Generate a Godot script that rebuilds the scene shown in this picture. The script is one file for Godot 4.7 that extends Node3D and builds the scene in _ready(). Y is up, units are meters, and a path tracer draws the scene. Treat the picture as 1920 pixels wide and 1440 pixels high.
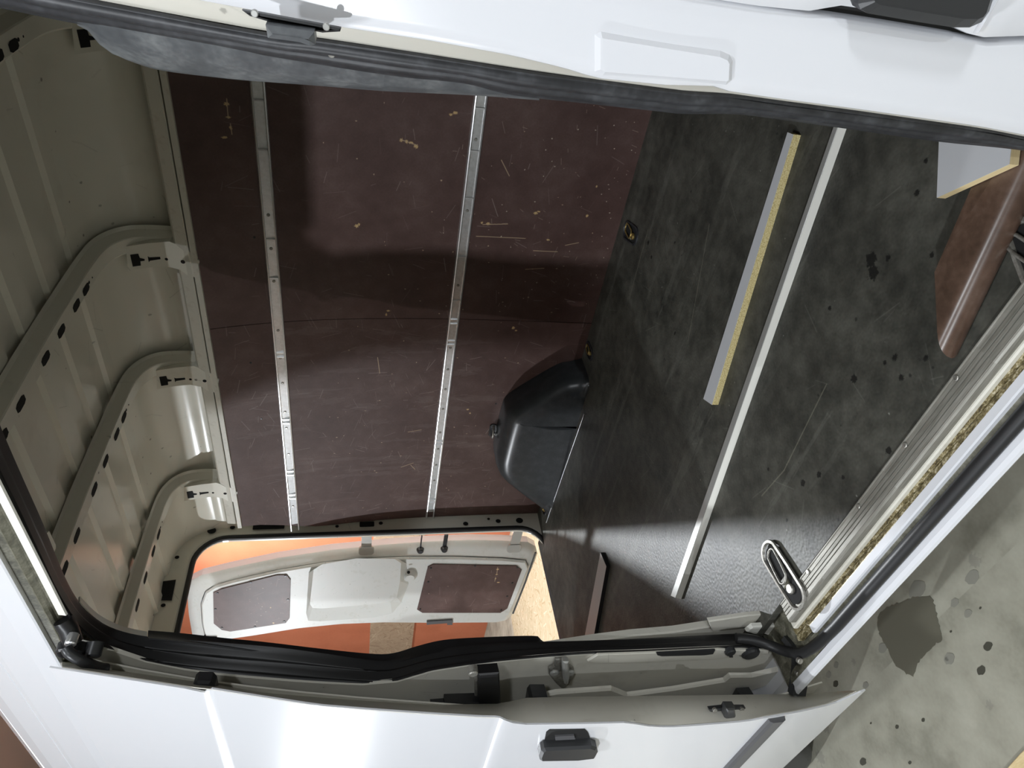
extends Node3D
# A panel van with its side door open, photographed on its side: image left is up.
# World: x towards the van's front, y up (cargo floor = 0), z out of the side door. Metres.

# ---------- camera model, also used to turn photograph pixels into directions ----------
const FOCAL := 1267.0
var eye := Vector3(0, 1.088, 0.8104)
var img_right: Vector3
var img_down: Vector3
var img_fwd: Vector3
var M := {}
var uvf = null
var names := {}

func setup_axes() -> void:
	var a := Vector3(655 - 960, 2205 - 720, FOCAL).normalized()   # where lines along the van meet, towards the rear
	var b := Vector3(690 - 960, -416 - 720, FOCAL)                # where lines across the van meet, towards the far wall
	var ex := -a
	var ez := -b
	ez = (ez - ex * ez.dot(ex)).normalized()
	var ey := ez.cross(ex)
	img_right = Vector3(ex.x, ey.x, ez.x)
	img_down = Vector3(ex.y, ey.y, ez.y)
	img_fwd = Vector3(ex.z, ey.z, ez.z)

func ray(px: float, py: float) -> Vector3:
	return img_right * (px - 960.0) + img_down * (py - 720.0) + img_fwd * FOCAL
func at_x(px: float, py: float, x: float) -> Vector3:
	var d := ray(px, py)
	return eye + d * ((x - eye.x) / d.x)
func at_y(px: float, py: float, y: float) -> Vector3:
	var d := ray(px, py)
	return eye + d * ((y - eye.y) / d.y)
func at_z(px: float, py: float, z: float) -> Vector3:
	var d := ray(px, py)
	return eye + d * ((z - eye.z) / d.z)
func wall_z(y: float) -> float:          # the lining of the far side wall
	return -1.722 + 0.0185 * pow(maxf(y, 0.0), 3.76)
func open_z(y: float) -> float:          # the plane of the side door opening
	return -0.0185 * pow(maxf(y, 0.0), 3.76)
const DOOR_Y := [-0.3, -0.15, 0.12, 0.47, 0.755, 0.93, 1.165, 1.45, 1.72, 1.9]
const DOOR_Z := [0.165, 0.203, 0.237, 0.217, 0.187, 0.16, 0.12, 0.06, -0.016, -0.08]
func door_z(y: float) -> float:          # outside of the sliding door
	var n := DOOR_Y.size()
	var i := 0
	while i < n - 2 and y > DOOR_Y[i + 1]:
		i += 1
	var h: float = DOOR_Y[i + 1] - DOOR_Y[i]
	var t: float = (y - DOOR_Y[i]) / h
	var m0: float = slope(i)
	var m1: float = slope(i + 1)
	var t2 := t * t
	var t3 := t2 * t
	return (2 * t3 - 3 * t2 + 1) * DOOR_Z[i] + (t3 - 2 * t2 + t) * h * m0 + (-2 * t3 + 3 * t2) * DOOR_Z[i + 1] + (t3 - t2) * h * m1
func slope(i: int) -> float:
	var a := maxi(i - 1, 0)
	var b := mini(i + 1, DOOR_Y.size() - 1)
	return (DOOR_Z[b] - DOOR_Z[a]) / (DOOR_Y[b] - DOOR_Y[a])
func at_curve(px: float, py: float, f: Callable, off := 0.0) -> Vector3:
	var p := at_z(px, py, f.call(0.8) + off)
	for k in 30:
		p = at_z(px, py, f.call(p.y) + off)
	return p
func at_wall(px: float, py: float, off := 0.0) -> Vector3:
	return at_curve(px, py, wall_z, off)
func at_open(px: float, py: float, off := 0.0) -> Vector3:
	return at_curve(px, py, open_z, off)
func at_door(px: float, py: float, off := 0.0) -> Vector3:
	return at_curve(px, py, door_z, off)

# ---------- mesh helpers ----------
func S() -> SurfaceTool:
	var s := SurfaceTool.new()
	s.begin(Mesh.PRIMITIVE_TRIANGLES)
	s.set_smooth_group(-1)
	return s
func vert(s: SurfaceTool, p: Vector3) -> void:
	if uvf != null:
		s.set_uv(uvf.call(p))
	else:
		s.set_uv(Vector2(p.x + p.z, p.y + p.z))
	s.add_vertex(p)
func tri(s: SurfaceTool, a: Vector3, b: Vector3, c: Vector3) -> void:
	vert(s, a); vert(s, b); vert(s, c)
func quad(s: SurfaceTool, a: Vector3, b: Vector3, c: Vector3, d: Vector3) -> void:
	tri(s, a, b, c); tri(s, a, c, d)
func face(s: SurfaceTool, pts: Array) -> void:     # flat polygon
	var n := Vector3.ZERO
	for i in pts.size():
		n += (pts[i] as Vector3).cross(pts[(i + 1) % pts.size()])
	n = n.normalized()
	var u: Vector3 = (pts[1] - pts[0]).normalized()
	u = (u - n * u.dot(n)).normalized()
	var v := n.cross(u)
	var flat := PackedVector2Array()
	for p in pts:
		flat.append(Vector2((p - pts[0]).dot(u), (p - pts[0]).dot(v)))
	var t := Geometry2D.triangulate_polygon(flat)
	for i in range(0, t.size(), 3):
		tri(s, pts[t[i]], pts[t[i + 1]], pts[t[i + 2]])
func prism(s: SurfaceTool, pts: Array, d: Vector3, bev := 0.0) -> void:   # pts = one end, pts + d = the other, that edge bevelled
	var n := pts.size()
	var top := []
	var mid := []
	var c := Vector3.ZERO
	var nrm := Vector3.ZERO
	for i in n:
		nrm += (pts[i] as Vector3).cross(pts[(i + 1) % n])
	nrm = nrm.normalized()
	for p in pts:
		c += p / n
	for i in n:
		var p: Vector3 = pts[i]
		if bev > 0.0:
			var e0: Vector3 = (p - pts[(i + n - 1) % n]).normalized()
			var e1: Vector3 = (pts[(i + 1) % n] - p).normalized()
			var n0 := nrm.cross(e0)
			var n1 := nrm.cross(e1)
			var m := n0 + n1
			var k: float = bev / maxf(0.35, m.dot(n0))
			mid.append(p + d * (1.0 - bev / d.length()))
			top.append(p + d + m * k)
		else:
			top.append(p + d)
	for i in n:
		var j := (i + 1) % n
		if bev > 0.0:
			quad(s, pts[i], pts[j], mid[j], mid[i])
			quad(s, mid[i], mid[j], top[j], top[i])
		else:
			quad(s, pts[i], pts[j], top[j], top[i])
	face(s, top)
	face(s, pts)
func box(s: SurfaceTool, lo: Vector3, hi: Vector3, bev := 0.0) -> void:
	prism(s, [Vector3(lo.x, lo.y, lo.z), Vector3(lo.x, lo.y, hi.z), Vector3(hi.x, lo.y, hi.z), Vector3(hi.x, lo.y, lo.z)], Vector3(0, hi.y - lo.y, 0), bev)
func sheet(s: SurfaceTool, g: Array, thick := 0.0, smooth := true) -> void:   # a grid of points, with thickness
	var r := g.size()
	var c: int = g[0].size()
	s.set_smooth_group(1 if smooth else -1)
	for i in r - 1:
		for j in c - 1:
			quad(s, g[i][j], g[i][j + 1], g[i + 1][j + 1], g[i + 1][j])
	if thick != 0.0:
		var b := []
		for i in r:
			var row := []
			for j in c:
				var du: Vector3 = g[i][mini(j + 1, c - 1)] - g[i][maxi(j - 1, 0)]
				var dv: Vector3 = g[mini(i + 1, r - 1)][j] - g[maxi(i - 1, 0)][j]
				row.append(g[i][j] - du.cross(dv).normalized() * thick)
			b.append(row)
		s.set_smooth_group(2 if smooth else -1)
		for i in r - 1:
			for j in c - 1:
				quad(s, b[i][j], b[i][j + 1], b[i + 1][j + 1], b[i + 1][j])
		s.set_smooth_group(-1)
		for i in r - 1:
			quad(s, g[i][0], g[i + 1][0], b[i + 1][0], b[i][0])
			quad(s, g[i][c - 1], g[i + 1][c - 1], b[i + 1][c - 1], b[i][c - 1])
		for j in c - 1:
			quad(s, g[0][j], g[0][j + 1], b[0][j + 1], b[0][j])
			quad(s, g[r - 1][j], g[r - 1][j + 1], b[r - 1][j + 1], b[r - 1][j])
	s.set_smooth_group(-1)
func sweep(s: SurfaceTool, path: Array, prof: Array, up: Vector3, smooth := false, closed := false) -> void:   # prof: Vector2(side, up)
	var rings := []
	var n := path.size()
	for i in n:
		var t: Vector3
		if closed:
			t = path[(i + 1) % n] - path[(i + n - 1) % n]
		else:
			t = path[mini(i + 1, n - 1)] - path[maxi(i - 1, 0)]
		t = t.normalized()
		var side := t.cross(up).normalized()
		var u := side.cross(t).normalized()
		var ring := []
		for p in prof:
			ring.append(path[i] + side * p.x + u * p.y)
		rings.append(ring)
	var m := prof.size()
	s.set_smooth_group(3 if smooth else -1)
	for i in (n if closed else n - 1):
		var a: Array = rings[i]
		var b: Array = rings[(i + 1) % n]
		for j in m:
			quad(s, a[j], a[(j + 1) % m], b[(j + 1) % m], b[j])
	s.set_smooth_group(-1)
	if not closed:
		face(s, rings[0])
		face(s, rings[n - 1])
func circle(r: float, n := 10) -> Array:
	var o := []
	for i in n:
		o.append(Vector2(cos(TAU * i / n), sin(TAU * i / n)) * r)
	return o
func tube(s: SurfaceTool, path: Array, r: float, n := 10, closed := false) -> void:
	var d: Vector3 = (path[path.size() - 1] - path[0]).normalized() if not closed else Vector3(0.3, 0.9, 0.2)
	var up := Vector3(0.31, 0.2, 0.93)
	if absf(d.dot(up)) > 0.9:
		up = Vector3(0, 1, 0)
	if closed:
		up = (path[1] - path[0]).cross(path[2] - path[1]).normalized()
	sweep(s, path, circle(r, n), up, true, closed)
func peg(s: SurfaceTool, a: Vector3, b: Vector3, r: float, r2 := -1.0, n := 14) -> void:   # a round peg from a to b with a chamfered end
	var d := (b - a).normalized()
	var up := Vector3(0, 1, 0) if absf(d.y) < 0.9 else Vector3(1, 0, 0)
	var u := d.cross(up).normalized()
	var v := d.cross(u)
	if r2 < 0.0:
		r2 = r
	var ch := minf(r2 * 0.2, a.distance_to(b) * 0.4)
	var rings := [[a, r], [b - d * ch, r2], [b, r2 - ch]]
	s.set_smooth_group(4)
	for k in 2:
		for i in n:
			var t0 := TAU * i / n
			var t1 := TAU * (i + 1) / n
			var e0 := u * cos(t0) + v * sin(t0)
			var e1 := u * cos(t1) + v * sin(t1)
			quad(s, rings[k][0] + e0 * rings[k][1], rings[k][0] + e1 * rings[k][1], rings[k + 1][0] + e1 * rings[k + 1][1], rings[k + 1][0] + e0 * rings[k + 1][1])
		s.set_smooth_group(-1)
	var cap := []
	for i in n:
		cap.append(b + (u * cos(TAU * i / n) + v * sin(TAU * i / n)) * (r2 - ch))
	face(s, cap)
func smooth_line(p: Array, sub := 4) -> Array:     # Catmull-Rom through points of any vector type
	var o := []
	var n := p.size()
	for i in n - 1:
		var p0 = p[maxi(i - 1, 0)]
		var p1 = p[i]
		var p2 = p[i + 1]
		var p3 = p[mini(i + 2, n - 1)]
		for k in sub:
			var t := float(k) / sub
			o.append(0.5 * ((2.0 * p1) + (p2 - p0) * t + (2.0 * p0 - 5.0 * p1 + 4.0 * p2 - p3) * t * t + (3.0 * p1 - p0 - 3.0 * p2 + p3) * t * t * t))
	o.append(p[n - 1])
	return o
func resample(p: Array, n: int) -> Array:
	var l := [0.0]
	for i in range(1, p.size()):
		l.append(l[i - 1] + p[i].distance_to(p[i - 1]))
	var o := []
	var k := 0
	for i in n:
		var t: float = l[-1] * i / (n - 1)
		while k < p.size() - 2 and l[k + 1] < t:
			k += 1
		o.append(p[k].lerp(p[k + 1], clampf((t - l[k]) / maxf(l[k + 1] - l[k], 1e-6), 0.0, 1.0)))
	return o
func px(list: Array) -> Array:                     # [x, y, x, y ...] to Vector2s
	var o := []
	for i in range(0, list.size(), 2):
		o.append(Vector2(list[i], list[i + 1]))
	return o
func round_poly(c: Vector2, half: Vector2, r: float, n := 5) -> Array:   # a rounded rectangle in 2D
	var o := []
	for k in 4:
		var q := Vector2([1, -1, -1, 1][k], [1, 1, -1, -1][k])
		for i in n + 1:
			var a := PI * 0.5 * (k + float(i) / n)
			o.append(c + q * (half - Vector2(r, r)) + Vector2(cos(a), sin(a)) * r)
	return o

# ---------- node helpers ----------
func numbered(called: String) -> String:
	var k: int = names.get(called, 0)
	names[called] = k + 1
	return called if k == 0 else "%s_%03d" % [called, k]
func tag(o: Node, label: String, category: String, group := "", kind := "") -> Node:
	o.set_meta("label", label)
	o.set_meta("category", category)
	if group: o.set_meta("group", group)
	if kind: o.set_meta("kind", kind)
	return o
func thing(called: String, at: Vector3, label: String, category: String, group := "", kind := "") -> Node3D:
	var o := Node3D.new()
	o.name = numbered(called)
	add_child(o)
	o.position = at
	tag(o, label, category, group, kind)
	return o
func part(s: SurfaceTool, called: String, m: Material, parent: Node3D, label := "") -> MeshInstance3D:
	s.generate_normals()
	var mesh := s.commit()
	var base := Vector3.ZERO
	var p: Node3D = parent
	while p != self:
		base += p.position
		p = p.get_parent()
	if base != Vector3.ZERO:
		var t := SurfaceTool.new()
		t.begin(Mesh.PRIMITIVE_TRIANGLES)
		t.append_from(mesh, 0, Transform3D(Basis(), -base))
		mesh = t.commit()
	var o := MeshInstance3D.new()
	o.mesh = mesh
	o.material_override = null
	mesh.surface_set_material(0, m)
	o.name = called
	if label: o.set_meta("label", label)
	parent.add_child(o, true)
	return o
func single(s: SurfaceTool, called: String, m: Material, label: String, category: String, group := "", kind := "") -> MeshInstance3D:
	var o := part(s, numbered(called), m, self)
	tag(o, label, category, group, kind)
	return o

# ---------- textures and materials ----------
func noise(seed_: int, freq: float, oct := 4, type := FastNoiseLite.TYPE_SIMPLEX_SMOOTH) -> FastNoiseLite:
	var n := FastNoiseLite.new()
	n.seed = seed_
	n.frequency = freq
	n.noise_type = type
	n.fractal_octaves = oct
	return n
func noise_img(w: int, h: int, seed_: int, freq: float, oct := 4) -> Image:
	return noise(seed_, freq, oct).get_image(w, h)
func blot(img: Image, c: Vector2, r: Vector2, col: Color, a: float, rng: RandomNumberGenerator, rag := 0.35) -> void:   # an irregular stain with an outline of its own
	var nz := noise(rng.randi() % 10000, 0.9, 3)
	for y in range(maxi(0, int(c.y - r.y * 1.6)), mini(img.get_height(), int(c.y + r.y * 1.6) + 1)):
		for x in range(maxi(0, int(c.x - r.x * 1.6)), mini(img.get_width(), int(c.x + r.x * 1.6) + 1)):
			var q := Vector2((x - c.x) / r.x, (y - c.y) / r.y)
			var d := q.length() + rag * nz.get_noise_2d(q.x * 1.6, q.y * 1.6)
			if d < 1.0:
				var k := a * clampf((1.0 - d) * 6.0, 0.0, 1.0)
				img.set_pixel(x, y, img.get_pixel(x, y).lerp(col, k))
func stroke(img: Image, a: Vector2, b: Vector2, w: float, col: Color, al: float) -> void:
	var n := maxi(int(a.distance_to(b) * 1.3), 2)
	var hw := int(ceil(w))
	for i in n:
		var p := a.lerp(b, float(i) / (n - 1))
		for dy in range(-hw, hw + 1):
			for dx in range(-hw, hw + 1):
				var x := int(p.x) + dx
				var y := int(p.y) + dy
				if x >= 0 and y >= 0 and x < img.get_width() and y < img.get_height():
					var k := clampf(w + 0.5 - Vector2(x + 0.5, y + 0.5).distance_to(p), 0.0, 1.0)
					if k > 0.0:
						img.set_pixel(x, y, img.get_pixel(x, y).lerp(col, k * al))
func mottled(w: int, h: int, cols: Array, seed_: int, freqs: Array, weights: Array, stretch := Vector2.ONE) -> Image:   # colour ramp over layered noise
	if w > 1024:
		var half := mottled(w / 2, h / 2, cols, seed_, freqs.map(func(f): return f * 2.0), weights, stretch)
		half.resize(w, h, Image.INTERPOLATE_CUBIC)
		return half
	var layers := []
	for k in freqs.size():
		layers.append(noise(seed_ + k * 17, freqs[k], 4))
	var data := PackedByteArray()
	data.resize(w * h * 3)
	var m := cols.size() - 1
	var ramp := []
	for i in 256:
		var t := i / 255.0 * m
		var c: Color = cols[mini(int(t), m - 1)].lerp(cols[mini(int(t), m - 1) + 1], t - mini(int(t), m - 1))
		ramp.append([int(c.r * 255), int(c.g * 255), int(c.b * 255)])
	var q := 0
	for y in h:
		for x in w:
			var v := 0.5
			for k in layers.size():
				v += weights[k] * layers[k].get_noise_2d(x * stretch.x, y * stretch.y)
			var r: Array = ramp[clampi(int(v * 255), 0, 255)]
			data[q] = r[0]; data[q + 1] = r[1]; data[q + 2] = r[2]
			q += 3
	return Image.create_from_data(w, h, false, Image.FORMAT_RGB8, data)
func tex(img: Image) -> ImageTexture:
	img.generate_mipmaps()
	return ImageTexture.create_from_image(img)
func mat(c: Color, rough := 0.5, metal := 0.0) -> StandardMaterial3D:
	var m := StandardMaterial3D.new()
	m.albedo_color = c
	m.roughness = rough
	m.metallic = metal
	m.cull_mode = BaseMaterial3D.CULL_DISABLED
	return m
func lin(r: float, g: float, b: float) -> Color:
	return Color(r, g, b).linear_to_srgb()
func tri_mat(img: Image, rough: float, metal := 0.0, scale := 1.0) -> StandardMaterial3D:
	var m := mat(Color.WHITE, rough, metal)
	m.albedo_texture = tex(img)
	m.uv1_triplanar = true
	m.uv1_scale = Vector3.ONE * scale
	return m
func uv_mat(img: Image, rough: float, metal := 0.0) -> StandardMaterial3D:
	var m := mat(Color.WHITE, rough, metal)
	m.albedo_texture = tex(img)
	return m

const WALL_X0 := -3.4
const WALL_W := 3.4
const WALL_H := 1.75
func wall_uv(p: Vector3) -> Vector2:
	return Vector2((p.x - WALL_X0) / WALL_W, 1.0 - p.y / WALL_H)
func floor_uv(p: Vector3) -> Vector2:
	return Vector2((p.x + 3.45) / 3.45, (p.z + 1.78) / 1.8)
func wall_pix(px_: float, py_: float) -> Vector2:
	return wall_uv(at_wall(px_, py_)) * Vector2(2048, 1024)
func floor_pix(px_: float, py_: float) -> Vector2:
	return floor_uv(at_y(px_, py_, 0.0)) * Vector2(2048, 1024)

func make_materials() -> void:
	var rng := RandomNumberGenerator.new()
	rng.seed = 11
	# brown film-faced plywood lining: grain, scuffs, chips down to the yellow wood
	var wi := mottled(2048, 1024, [lin(0.066, 0.036, 0.031), lin(0.098, 0.058, 0.051), lin(0.15, 0.1, 0.089)], 3, [0.004, 0.02, 0.16], [0.36, 0.2, 0.14])
	for k in 900:                                   # fine scuffs, thickest on the rear board where loads have rubbed
		var u := rng.randf()
		if u > 0.47 and rng.randf() < 0.62: continue
		var c := Vector2(u * 2048, rng.randf_range(60, 1010))
		var a := rng.randf_range(-0.5, 0.5) + (PI / 2 if rng.randf() < 0.4 else 0.0)
		var d := Vector2(cos(a), sin(a)) * rng.randf_range(4, 26)
		stroke(wi, c - d, c + d, rng.randf_range(0.3, 0.7), lin(0.42, 0.37, 0.34), rng.randf_range(0.15, 0.5))
	for k in 40:                                     # rubbed pale patches on the rear board
		blot(wi, Vector2(rng.randf_range(150, 930), rng.randf_range(150, 760)), Vector2(rng.randf_range(4, 16), rng.randf_range(30, 120)), lin(0.26, 0.225, 0.205), 0.16, rng, 0.9)
	for k in 110:                                    # small pale chips low on the front board
		var cc := wall_uv(Vector3(rng.randf_range(-1.75, -0.75), pow(rng.randf(), 1.6) * 0.75 + 0.02, 0)) * Vector2(2048, 1024)
		if rng.randf() < 0.6:
			blot(wi, cc, Vector2(rng.randf_range(0.7, 1.8), rng.randf_range(0.7, 2.2)), lin(0.62, 0.55, 0.44), 0.9, rng)
		else:
			var aa := rng.randf_range(0.9, 1.9) if rng.randf() < 0.6 else rng.randf_range(-0.3, 0.3)
			stroke(wi, cc, cc + Vector2(cos(aa), -sin(aa)) * rng.randf_range(4, 16), 0.5, lin(0.5, 0.42, 0.33), 0.6)
	for k in 150:                                    # chips
		var c := Vector2(rng.randf_range(60, 1950), rng.randf_range(300, 1015))
		blot(wi, c, Vector2(rng.randf_range(0.8, 2.2), rng.randf_range(0.8, 3.0)), lin(0.55, 0.42, 0.28), 0.8, rng)
	for p in px([424, 195, 428, 220, 432, 240, 420, 258, 752, 263, 762, 266, 770, 268, 780, 275, 845, 215, 853, 212, 668, 424, 673, 421, 728, 583, 724, 590, 877, 768, 881, 775, 545, 905, 1100, 405, 1118, 350, 1027, 450, 1010, 397, 962, 615, 967, 620, 903, 418, 915, 420, 1004, 400]):
		var c: Vector2 = wall_pix(p.x, p.y)
		blot(wi, c, Vector2(rng.randf_range(2, 5), rng.randf_range(2, 6)), lin(0.6, 0.42, 0.2), 0.95, rng, 0.7)
	var lines := [893, 443, 985, 447, 905, 421, 952, 420, 1000, 470, 1045, 472, 985, 505, 1020, 503, 425, 185, 428, 222, 432, 232, 435, 252, 752, 262, 781, 272, 765, 810, 790, 806, 770, 872, 778, 880, 752, 876, 775, 868, 1060, 460, 1085, 455, 940, 300, 955, 330, 708, 670, 712, 700]
	for i in range(0, lines.size(), 4):
		stroke(wi, wall_pix(lines[i], lines[i + 1]), wall_pix(lines[i + 2], lines[i + 3]), 0.9, lin(0.5, 0.38, 0.24), 0.8)
	M.ply = uv_mat(wi, 0.42)
	M.ply.metallic_specular = 0.4
	# black-grey floor board: rubbed traffic streaks, dark spots, scratches
	var fi := mottled(2048, 1024, [lin(0.034, 0.034, 0.029), lin(0.068, 0.067, 0.056), lin(0.115, 0.113, 0.096)], 23, [0.006, 0.03, 0.2], [0.5, 0.35, 0.18])
	for k in 70:                                     # long rubbed marks along the van
		var c := Vector2(rng.randf_range(100, 2000), rng.randf_range(40, 1000))
		blot(fi, c, Vector2(rng.randf_range(30, 190), rng.randf_range(3, 16)), lin(0.2, 0.2, 0.175), rng.randf_range(0.1, 0.3), rng, 0.9)
	for k in 420:
		var c := Vector2(rng.randf() * 2048, rng.randf() * 1024)
		var a := rng.randf() * TAU
		var d := Vector2(cos(a), sin(a)) * rng.randf_range(3, 30)
		stroke(fi, c - d, c + d, rng.randf_range(0.25, 0.6), lin(0.28, 0.28, 0.25), rng.randf_range(0.1, 0.4))
	for p in px([1632, 487, 1636, 512, 1664, 484, 1555, 578, 1658, 680, 1677, 670, 1735, 672, 1746, 478, 1689, 708, 1735, 302, 1718, 362, 1221, 482, 1215, 455, 1265, 625, 1665, 845, 1535, 890, 1505, 905, 1475, 975, 1580, 895, 1600, 710, 1265, 455, 1440, 880]):
		var c: Vector2 = floor_pix(p.x, p.y)
		var big: float = 10.0 if absf(p.x - 1634) < 8 else rng.randf_range(2.5, 6.0)
		blot(fi, c, Vector2(big, big * rng.randf_range(0.6, 1.0)), lin(0.012, 0.012, 0.011), 0.85, rng, 0.5)
	for k in 90:
		blot(fi, Vector2(rng.randf() * 2048, rng.randf() * 1024), Vector2.ONE * rng.randf_range(1, 3), lin(0.02, 0.02, 0.018), 0.7, rng)
	for k in 160:
		blot(fi, Vector2(rng.randf() * 2048, rng.randf() * 1024), Vector2.ONE * rng.randf_range(0.6, 1.6), lin(0.4, 0.4, 0.36), 0.6, rng)
	var fl := [1428, 930, 1470, 882, 1470, 882, 1550, 720, 1290, 640, 1330, 420, 1180, 560, 1215, 430]
	for i in range(0, fl.size(), 4):
		stroke(fi, floor_pix(fl[i], fl[i + 1]), floor_pix(fl[i + 2], fl[i + 3]), 0.7, lin(0.3, 0.29, 0.22), 0.5)
	M.floor = uv_mat(fi, 0.45)
	M.floor.metallic_specular = 0.35
	M.floor.normal_enabled = true
	var fn := noise_img(1024, 512, 77, 0.3, 3)
	fn.convert(Image.FORMAT_RGB8)
	fn.bump_map_to_normal_map(1.4)
	M.floor.normal_texture = tex(fn)
	M.floor.normal_scale = 0.16
	# concrete of the workshop floor
	var ci := mottled(1024, 1024, [lin(0.2, 0.195, 0.15), lin(0.33, 0.32, 0.255), lin(0.42, 0.41, 0.335)], 41, [0.006, 0.02, 0.15], [0.5, 0.3, 0.1])
	for k in 60:
		blot(ci, Vector2(rng.randf() * 1024, rng.randf() * 1024), Vector2.ONE * rng.randf_range(2, 12), lin(0.22, 0.215, 0.18), 0.5, rng, 0.7)
	M.concrete = tri_mat(ci, 0.6, 0.0, 0.4)
	M.wet = mat(lin(0.14, 0.133, 0.1), 0.35)
	M.drop = mat(lin(0.07, 0.068, 0.052), 0.35)
	M.drop_dry = mat(lin(0.24, 0.235, 0.195), 0.6)
	# paints
	M.white = mat(lin(0.74, 0.75, 0.78), 0.18)
	M.white.clearcoat_enabled = true
	M.white.clearcoat = 0.6
	M.white.clearcoat_roughness = 0.08
	M.jamb = tri_mat(dirty(lin(0.68, 0.66, 0.59), lin(0.48, 0.45, 0.38), 51, rng), 0.38, 0.0, 1.2)
	M.inside = tri_mat(dirty(lin(0.77, 0.755, 0.67), lin(0.66, 0.63, 0.54), 61, rng), 0.2, 0.0, 0.8)
	M.rail_cap = tri_mat(dirty(lin(0.66, 0.64, 0.56), lin(0.38, 0.34, 0.27), 71, rng), 0.45, 0.0, 3.0)
	M.door_in = tri_mat(dirty(lin(0.62, 0.63, 0.6), lin(0.42, 0.41, 0.35), 81, rng), 0.4, 0.0, 2.0)
	M.rubber = mat(lin(0.018, 0.018, 0.019), 0.45)
	M.rubber_dusty = tri_mat(mottled(512, 512, [lin(0.014, 0.015, 0.017), lin(0.028, 0.029, 0.033), lin(0.085, 0.09, 0.098)], 91, [0.012, 0.07], [0.5, 0.3]), 0.45, 0.0, 2.0)
	M.trim_grey = tri_mat(mottled(512, 512, [lin(0.06, 0.065, 0.072), lin(0.1, 0.108, 0.115), lin(0.24, 0.25, 0.25)], 95, [0.014, 0.08], [0.6, 0.3]), 0.42, 0.0, 2.2)
	M.black = mat(lin(0.012, 0.012, 0.013), 0.4)
	M.plastic = mat(lin(0.03, 0.031, 0.033), 0.35)
	M.arch = tri_mat(mottled(512, 512, [lin(0.02, 0.023, 0.025), lin(0.03, 0.034, 0.037), lin(0.055, 0.06, 0.063)], 97, [0.02, 0.15], [0.5, 0.3]), 0.33, 0.0, 1.5)
	M.strip_grey = mat(lin(0.1, 0.1, 0.105), 0.4)
	M.hole_shade = mat(lin(0.008, 0.008, 0.008), 0.9)  # black that stands in for the dark inside holes and recesses
	# metals
	M.alu = tri_mat(mottled(512, 512, [lin(0.5, 0.5, 0.49), lin(0.66, 0.67, 0.67), lin(0.78, 0.79, 0.8)], 101, [0.02, 0.2], [0.4, 0.3]), 0.36, 0.85, 4.0)
	M.alu_bright = mat(lin(0.8, 0.81, 0.82), 0.3, 0.8)
	M.threshold = tri_mat(mottled(512, 512, [lin(0.13, 0.125, 0.1), lin(0.28, 0.27, 0.235), lin(0.46, 0.45, 0.41)], 105, [0.02, 0.12], [0.35, 0.25], Vector2(0.08, 1)), 0.5, 0.3, 3.0)
	M.steel = tri_mat(mottled(512, 512, [lin(0.16, 0.15, 0.13), lin(0.32, 0.31, 0.28), lin(0.45, 0.44, 0.4)], 107, [0.03, 0.2], [0.5, 0.3]), 0.4, 0.6, 5.0)
	M.rusty = tri_mat(mottled(512, 512, [lin(0.05, 0.04, 0.02), lin(0.13, 0.1, 0.045), lin(0.22, 0.18, 0.085), lin(0.4, 0.34, 0.2), lin(0.66, 0.61, 0.46)], 109, [0.05, 0.16], [0.7, 0.6], Vector2(0.55, 1)), 0.4, 0.25, 3.0)
	M.grime = tri_mat(mottled(512, 512, [lin(0.06, 0.058, 0.04), lin(0.13, 0.125, 0.09), lin(0.25, 0.24, 0.19)], 111, [0.02, 0.1], [0.6, 0.4]), 0.5, 0.0, 2.5)
	M.brass = mat(lin(0.45, 0.33, 0.12), 0.4, 0.8)
	M.steel_white = mat(lin(0.84, 0.83, 0.76), 0.4)
	M.steel_grey = mat(lin(0.4, 0.4, 0.38), 0.35, 0.3)
	# boards
	M.laminate = mat(lin(0.6, 0.61, 0.63), 0.4)
	M.laminate_pink = mat(lin(0.5, 0.47, 0.46), 0.4)
	var chip := mottled(512, 512, [lin(0.34, 0.24, 0.08), lin(0.7, 0.56, 0.24), lin(0.85, 0.74, 0.4), lin(0.9, 0.82, 0.52)], 121, [0.12, 0.3], [0.6, 0.6])
	M.chipboard = tri_mat(chip, 0.8, 0.0, 3.0)
	M.pine = tri_mat(mottled(512, 512, [lin(0.62, 0.46, 0.22), lin(0.75, 0.6, 0.33), lin(0.82, 0.7, 0.44)], 123, [0.01, 0.08], [0.5, 0.3], Vector2(0.15, 1)), 0.7, 0.0, 6.0)
	M.plank = tri_mat(mottled(1024, 512, [lin(0.06, 0.036, 0.025), lin(0.11, 0.067, 0.047), lin(0.17, 0.115, 0.088)], 127, [0.008, 0.05, 0.2], [0.5, 0.25, 0.1], Vector2(0.5, 1)), 0.3, 0.0, 2.0)
	M.orange = tri_mat(mottled(512, 512, [lin(0.55, 0.17, 0.085), lin(0.6, 0.19, 0.095), lin(0.63, 0.21, 0.11)], 131, [0.01, 0.1], [0.5, 0.2]), 0.6, 0.0, 0.5)
	M.osb = tri_mat(osb(rng, lin(0.42, 0.29, 0.19), lin(0.58, 0.45, 0.31), lin(0.26, 0.16, 0.1)), 0.65, 0.0, 0.9)
	M.osb_pale = tri_mat(osb(rng, lin(0.4, 0.35, 0.22), lin(0.56, 0.51, 0.38), lin(0.3, 0.23, 0.12)), 0.6, 0.0, 0.9)
	M.hall_ceiling = mat(lin(0.35, 0.35, 0.34), 0.85)
	M.hall = mat(lin(0.55, 0.55, 0.53), 0.8)
	M.yellow = mat(lin(0.7, 0.55, 0.18), 0.6)

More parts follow.
